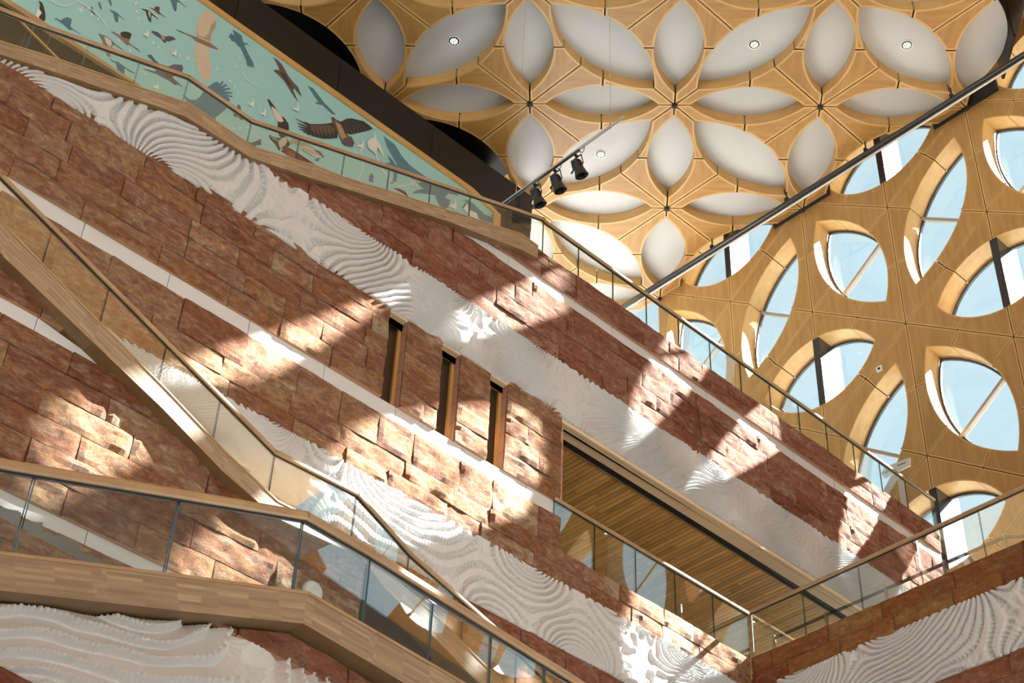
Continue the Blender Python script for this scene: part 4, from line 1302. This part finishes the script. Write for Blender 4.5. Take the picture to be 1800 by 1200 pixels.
for zk, x, y, s_ in (('a', 560, 480, 1.2), ('a', 930, 730, 1.1), ('a', 690, 1170, 1.1), ('b', 235, 400, 1.0), ('b', 710, 450, 1.0), ('b', 360, 500, 1.0), ('f', 160, 300, 0.9), ('f', 970, 830, 1.0)):
    swallow(zk, x, y, s_)
def sprig(zk, pts, w=4):
    n_ = len(pts)
    out = []
    for i_, (x, y) in enumerate(pts):
        a = pts[max(i_ - 1, 0)]; b = pts[min(i_ + 1, n_ - 1)]
        d = Vector((b[0] - a[0], b[1] - a[1])).normalized()
        ww = w * (1 - 0.6 * i_ / n_)
        out.append(((x - d.y * ww, y + d.x * ww), (x + d.y * ww, y - d.x * ww)))
    decal(zk, [p for p, _ in out] + [q for _, q in out[::-1]], WH, 'painted_sprig')
def curve(a, b, c, n_=12):
    return [((1 - t) ** 2 * a[0] + 2 * t * (1 - t) * b[0] + t * t * c[0], (1 - t) ** 2 * a[1] + 2 * t * (1 - t) * b[1] + t * t * c[1]) for t in np.linspace(0, 1, n_)]
sprig('d', curve((520, 0), (640, 130), (805, 20)), 5)
sprig('d', curve((805, 20), (1060, 150), (1120, 310)), 5)
sprig('e', curve((1060, 60), (1100, 170), (1280, 225)), 4)
sprig('e', curve((1155, 600), (1290, 590), (1400, 680)), 3)
sprig('f', curve((160, 310), (210, 500), (130, 600)), 4)
sprig('f', curve((290, 330), (330, 540), (500, 640)), 5)
sprig('f', curve((500, 640), (600, 640), (650, 600)), 4)
decal('f', [(215, 260), (240, 230), (275, 215), (285, 160), (300, 230), (330, 270), (370, 385), (340, 350), (310, 300), (300, 370), (270, 340), (230, 310)], (0.62, 0.64, 0.60), 'painted_flower')
decal('f', [(1060, 840), (1100, 790), (1110, 850), (1180, 880), (1200, 940), (1130, 910)], WH, 'painted_flower')
for t in range(6):
    a = t * 1.05
    decal('f', [(640, 600), (640 + 42 * math.cos(a), 600 + 42 * math.sin(a)), (640 + 42 * math.cos(a + .35), 600 + 42 * math.sin(a + .35))], WH, 'painted_flower')

bulk = empty('wall_bulkhead', kind='structure')
MB().box((0.5, 17.6, 25.2), (16.0, 19.4, 25.35)).build('dark_panel', ['black'], bulk)
uE = BACK.at(935, 372)[0]
zz = ZM + 0.13
z1_ = BACK.at(623, 120)[1]
x = 1.5
while x < uE:
    x1 = min(x + 2.3, uE)
    backing(BACK, [(x + 0.006, zz), (x1 - 0.006, zz), (x1 - 0.006, z1_), (x + 0.006, z1_)], 0.0, -0.1, 'brown_dark', 'dark_panel', bulk)
    v = [BACK.P(a, b, c) for a, b, c in ((x + .006, z1_, 0), (x1 - .006, z1_, 0), (x1 - .006, 25.3, -1.6), (x + .006, 25.3, -1.6))]
    v += [p + Vector((0, 0.1, 0.05)) for p in v]
    link('dark_panel', v, [(0, 1, 2, 3), (7, 6, 5, 4), (0, 4, 5, 1), (2, 6, 7, 3), (1, 5, 6, 2), (3, 7, 4, 0)], 'teal_dark', bulk)
    x = x1
backing(BACK, [(uR + 0.17, 14.6), (uE, 14.6), (uE, zz), (uR + 0.17, zz)], -0.02, -0.1, 'brown_dark', 'dark_panel', bulk)
backing(BACK, [(1.5, zz), (uE, zz), (uE, 25.3), (1.5, 25.3)], -1.7, -1.8, 'black', 'dark_backing', bulk)

# ------------------------------------------------------------------ rear flight between the upper stair and the mural
REAR = Plane(0, 14.6, 0)
rear = empty('rear_staircase', 'oak beam over dark glass panels behind the upper stair, at the top left corner', 'staircase')
rt_ = REAR.pts([(-60, -52), (7, 0), (70, 40), (242, 153)])
rb_ = REAR.pts([(-60, -40), (0, 5), (33, 25), (87, 62), (223, 146), (236, 154)])
us = [rt_[0][0], rt_[1][0], rt_[2][0], rt_[3][0]]
for a, b in zip(us, us[1:]):
    backing(REAR, [(a, lin(rb_, a)), (b, min(lin(rb_, b), lin(rt_, b) - 0.01)), (b, lin(rt_, b)), (a, lin(rt_, a))], 0.06, -0.06, 'oak', 'oak_beam', rear)
lowr = REAR.pts([(-60, 80), (0, 110), (240, 200)])
J = [REAR.at(*q)[0] for q in ((-60, 20), (42, 70), (85, 75), (145, 110), (166, 125), (236, 155))]
for a, b in zip(J, J[1:]):
    backing(REAR, [(a + .004, lin(lowr, a)), (b - .004, lin(lowr, b)), (b - .004, lin(rb_, b)), (a + .004, lin(rb_, a))], 0.0, -0.02, 'smoke', 'dark_glass_panel', rear)
p_ = REAR.pts([(26, 28), (60, 60), (108, 110)], 0.1)
rail_on(REAR, p_, rear, 0.1, 0.022, 'ceil_edge', 'inner_rail')

# ------------------------------------------------------------------ things hanging, standing and fixed
def base_tag(o, label, cat, group=None): return tag(o, label, cat, group)
# downlights in the ceiling petals
def downlight(px, py, label):
    d = ray(px, py); P = d * ((ZC + 0.25) / d.z)
    rt = empty('downlight', label, 'lamp', 'downlights in the ceiling petals', loc=P)
    n = 20
    ring = MB()
    v, f = [], []
    for r, h in ((0.098, 0.0), (0.115, -0.012), (0.128, 0.0), (0.098, 0.02)):
        v += [(r * math.cos(2 * math.pi * i / n), r * math.sin(2 * math.pi * i / n), h) for i in range(n)]
    for a in range(3):
        f += [(a * n + i, a * n + (i + 1) % n, (a + 1) * n + (i + 1) % n, (a + 1) * n + i) for i in range(n)]
    ring.add(v, f)
    ring.build('trim_ring', ['ivory'], rt, True)
    MB().tube((0, 0, -0.008), (0, 0, 0.03), 0.098, n, caps=True).build('reflector', ['lamp'], rt)
    for r, m in ((0.028, 5), (0.062, 10)):
        for i in range(m):
            a = 2 * math.pi * i / m + r * 9
            c = (r * math.cos(a), r * math.sin(a))
            MB().tube((c[0], c[1], -0.016), (c[0], c[1], -0.008), 0.0135, 8).build('diode', ['lampglow'], rt)
downlight(798, 72, 'round downlight in the sun-streaked petal, leftmost in the ceiling')
downlight(1326, 78, 'round downlight in the top petal between the two uppermost others')
downlight(1594, 79, 'round downlight in the petal nearest the top right corner')
downlight(1056, 271, 'round downlight in the petal just right of the stage lamps')
for px, py, lb in ((1065, 937, 'small round lamp in the slatted soffit near the wall end'), (1325, 1092, 'small round lamp in the slatted soffit near the gallery corner')):
    d = ray(px, py); P = d * ((LH - 0.035) / d.z)
    rt = empty('soffit_lamp', lb, 'lamp', 'small lamps in the slatted soffit', loc=P)
    MB().tube((0, 0, -0.004), (0, 0, 0.003), 0.03, 14).build('bezel', ['steel'], rt)
    MB().tube((0, 0, -0.007), (0, 0, -0.004), 0.022, 14).build('lens', ['lampglow'], rt)

# lighting bar with three stage lamps
BX, BZ = 11.82, 18.0
bar = empty('lighting_bar', 'grey lighting bar hung on two thin cables below the ceiling', 'lighting bar', loc=(BX, 10.86, BZ))
MB().tube((0, 0, 0), (0, 2.62, 0.0), 0.024, 10).tube((0, -0.01, 0), (0, 0.02, 0), 0.028, 10).build('pipe', ['mull'], bar, True)
MB().tube((0, 0.9, -0.028), (0, 2.6, -0.028), 0.022, 6).build('power_track', ['lamp'], bar, True)
for y in (0.27, 2.27):
    MB().tube((0, y, 0.02), (0, y, ZC - BZ + 0.2), 0.0045, 5).build('cable', ['mull'], bar)
    MB().tube((0, y, -0.03), (0, y, 0.09), 0.014, 6).build('cable_clamp', ['steel'], bar)
m = MB()
r_ = random.Random(3)
for a in range(7):
    m = MB()
    y0 = 0.8 + a * 0.24
    pr = Vector((0.0, y0, -0.03))
    for t in range(8):
        an = t / 7 * math.pi
        q = Vector((0.03 * math.sin(an), y0 + 0.13 * t / 7, -0.03 + (0.07 if a % 2 else -0.05) * math.sin(an)))
        m.tube(pr, q, 0.006, 4); pr = q
    m.build('wire', ['lamp'], bar)
def stage_lamp(px, py, label):
    u_ = None
    d = ray(px, py); t = BX / d.x; P = d * t
    y = P.y
    rt = empty('stage_lamp', label, 'spotlight', 'stage lamps on the lighting bar', loc=(BX, y, BZ - 0.095))
    T = Vector((0.10, -0.02, -0.24))                    # lamp axis, pointing down and to the right
    T.normalize()
    c0 = Vector((0, 0, -0.13)); A = T.orthogonal().normalized()
    side = Vector((0, 1, 0))
    b = MB()
    prof = [(-0.015, 0.045), (0.0, 0.068), (0.05, 0.072), (0.14, 0.074), (0.17, 0.082), (0.27, 0.105), (0.275, 0.098), (0.20, 0.070)]
    B_ = T.cross(side).normalized(); S_ = B_.cross(T).normalized()
    n = 16
    v = []
    for h, r in prof:
        v += [c0 + T * h + (math.cos(2 * math.pi * i / n) * S_ + math.sin(2 * math.pi * i / n) * B_) * r for i in range(n)]
    f = []
    for a in range(len(prof) - 1):
        f += [(a * n + i, a * n + (i + 1) % n, (a + 1) * n + (i + 1) % n, (a + 1) * n + i) for i in range(n)]
    f.append(tuple(range(n)))
    f.append(tuple(range((len(prof) - 1) * n, len(prof) * n)))
    b.add(v, f)
    b.build('housing', ['lamp'], rt, False)
    for a in range(4):
        h = 0.03 + a * 0.025
        MB().tube(c0 + T * h, c0 + T * (h + 0.008), 0.078, 14).build('cooling_fin', ['lamp'], rt)
    yk = MB()
    for s_ in (-1, 1):
        yk.tube(c0 + T * 0.1 + S_ * s_ * 0.075, c0 + T * 0.1 + S_ * s_ * 0.11, 0.012, 6)
        yk.tube(c0 + T * 0.1 + S_ * s_ * 0.105, Vector((0, s_ * 0.105, -0.06)), 0.009, 6)
    yk.tube((0, -0.11, -0.06), (0, 0.11, -0.06), 0.011, 6)
    yk.build('yoke', ['lamp'], rt)
    MB().tube((0, 0, -0.065), (0, 0, 0.005), 0.016, 8).box((-0.03, -0.015, -0.03), (0.03, 0.015, 0.01)).build('hook_clamp', ['lamp'], rt)
    MB().tube(c0 + T * 0.1 + S_ * 0.11, c0 + T * 0.12 + S_ * 0.16, 0.014, 6).build('knob', ['lamp'], rt)
stage_lamp(941, 320, 'black stage lamp on the hanging bar, lowest and leftmost of three')
stage_lamp(976, 294, 'black stage lamp on the hanging bar, between the other two')
stage_lamp(1013, 267, 'black stage lamp on the hanging bar, highest and rightmost of three')

# long track along the top of the window wall
TX = 19.55
tp = Plane(TX, 0, -90)
ta, tb = tp.at(1080, 543), tp.at(1860, 58)
zt = (tp.at(1200, 473)[1] + tp.at(1475, 300)[1] + tp.at(1790, 100)[1]) / 3
tr_ = empty('ceiling_track', 'long dark track with a pale ledge running along the foot of the ceiling', 'track', loc=(TX, 12, zt))
y0, y1 = -ta[0] + 3 - 12, -tb[0] - 0.5 - 12
MB().tube((0, y1, 0), (0, y0, 0), 0.05, 8).build('dark_pipe', ['fin'], tr_, True)
MB().box((0.03, y1, -0.095), (0.06, y0, -0.065)).build('pale_ledge', ['signw'], tr_)
MB().box((0.0, y1, -0.065), (0.09, y0, -0.045)).build('cable_tray', ['black'], tr_)
for q in ((1252, 431), (1383, 349), (1522, 261), (1673, 167)):
    yy = -tp.at(*q)[0] - 12
    MB().tube((0, yy, 0.0), (0, yy, ZC - zt + 0.02), 0.016, 6).box((-0.05, yy - 0.03, 0.03), (0.05, yy + 0.03, 0.12)).build('hanger', ['black'], tr_)

# detector on the timber lattice
dpt = FAR.at(1547, 649)
o = empty('wall_detector', 'small white square sensor on the timber lattice between window petals', 'sensor', loc=FAR.P(*dpt, 0))
MB().box((-0.03, -0.06, -0.06), (0, 0.06, 0.06)).build('plate', ['ivory'], o)
MB().tube((-0.045, 0, 0), (-0.03, 0, 0), 0.026, 12).build('eye', ['lamp'], o)

# round speaker on the lower stone wall
sp_ = LOW.at(552, 1038, 0.06)
o = empty('wall_speaker', 'round pale wall speaker on the stones behind the front stair glass', 'speaker', loc=LOW.P(*sp_, 0.0))
b = MB(); n = 24
v = []
for r, h in ((0.105, 0.0), (0.105, 0.05), (0.095, 0.065), (0.05, 0.075), (0.022, 0.077), (0.020, 0.084), (0.0, 0.086)):
    v += [(r * math.cos(2 * math.pi * i / n), -h, r * math.sin(2 * math.pi * i / n)) for i in range(n)]
b.add(v, [(a * n + i, a * n + (i + 1) % n, (a + 1) * n + (i + 1) % n, (a + 1) * n + i) for a in range(6) for i in range(n)])
b.build('grille', ['ivory'], o, True)
MB().tube((0, 0.02, 0), (0, -0.03, 0), 0.115, 24).build('back_ring', ['mull'], o)

# direction sign on the upper gallery
SG = Plane(0, YW + 0.40, 0)
sp2 = Plane(SG.at(1573, 822)[0], 0, -90)
q = [(1549, 833), (1556, 821), (1600, 804), (1600, 818), (1556, 840)]
ps = [sp2.at(*p_) for p_ in q]
sg = empty('direction_sign', 'pale arrow-shaped Ingang Entrance sign on a timber post behind the upper rail', 'sign', loc=sp2.P(ps[0][0], ps[0][1] - 0.9, 0))
sb = Vector(sg.location)
pv = [sp2.P(*p_, 0.01) - sb for p_ in ps] + [sp2.P(*p_, -0.02) - sb for p_ in ps]
link('arrow_board', pv, [(0, 4, 3, 2, 1), (5, 6, 7, 8, 9)] + [(i, (i + 1) % 5, 5 + (i + 1) % 5, 5 + i) for i in range(5)], 'signw', sg)
pq = [sp2.at(1578, 836), sp2.at(1588, 885)]
pu = pq[0][0]
m = MB().box((sp2.O.x + 0.025, -pu - 0.07, pq[0][1] - 1.3), (sp2.O.x + 0.07, -pu + 0.03, pq[0][1] + 0.02))
m.v = [Vector(x_) - sb for x_ in m.v]
m.build('post', ['signw'], sg)
def text(body, pl, u, w, size, n, parent, ang, b0):
    cu = bpy.data.curves.new('lettering', 'FONT')
    cu.body = body; cu.size = size; cu.extrude = 0.002; cu.align_x = 'LEFT'; cu.align_y = 'CENTER'
    o_ = bpy.data.objects.new('lettering', cu); col.objects.link(o_)
    dg_ = bpy.context.evaluated_depsgraph_get()
    me = bpy.data.meshes.new_from_object(o_.evaluated_get(dg_))
    bpy.data.objects.remove(o_)
    me.materials.clear(); me.materials.append(MT['text'])
    o2 = bpy.data.objects.new('lettering', me); col.objects.link(o2); o2.parent = parent
    X = pl.U * math.cos(ang) + Vector((0, 0, 1)) * math.sin(ang)
    Yv = -pl.U * math.sin(ang) + Vector((0, 0, 1)) * math.cos(ang)
    R = Matrix((X, Yv, pl.N)).transposed().to_4x4()
    o2.matrix_local = Matrix.Translation(pl.P(u, w, n) - b0) @ R
dv = Vector(ps[2]) - Vector(ps[1]); an = math.atan2(dv.y, dv.x)
mid = sp2.at(1553, 832)
hgt = (Vector(ps[1]) - Vector(ps[4])).length
wd_ = (Vector(sp2.at(1597, 808)) - Vector(sp2.at(1553, 829))).length
mid = sp2.at(1552, 831)
text('Ingang', sp2, mid[0], mid[1], wd_ * 0.165, 0.012, sg, an, sb)
m2_ = sp2.at(1578, 818.5)
text('Entrance', sp2, m2_[0], m2_[1], wd_ * 0.093, 0.012, sg, an, sb)
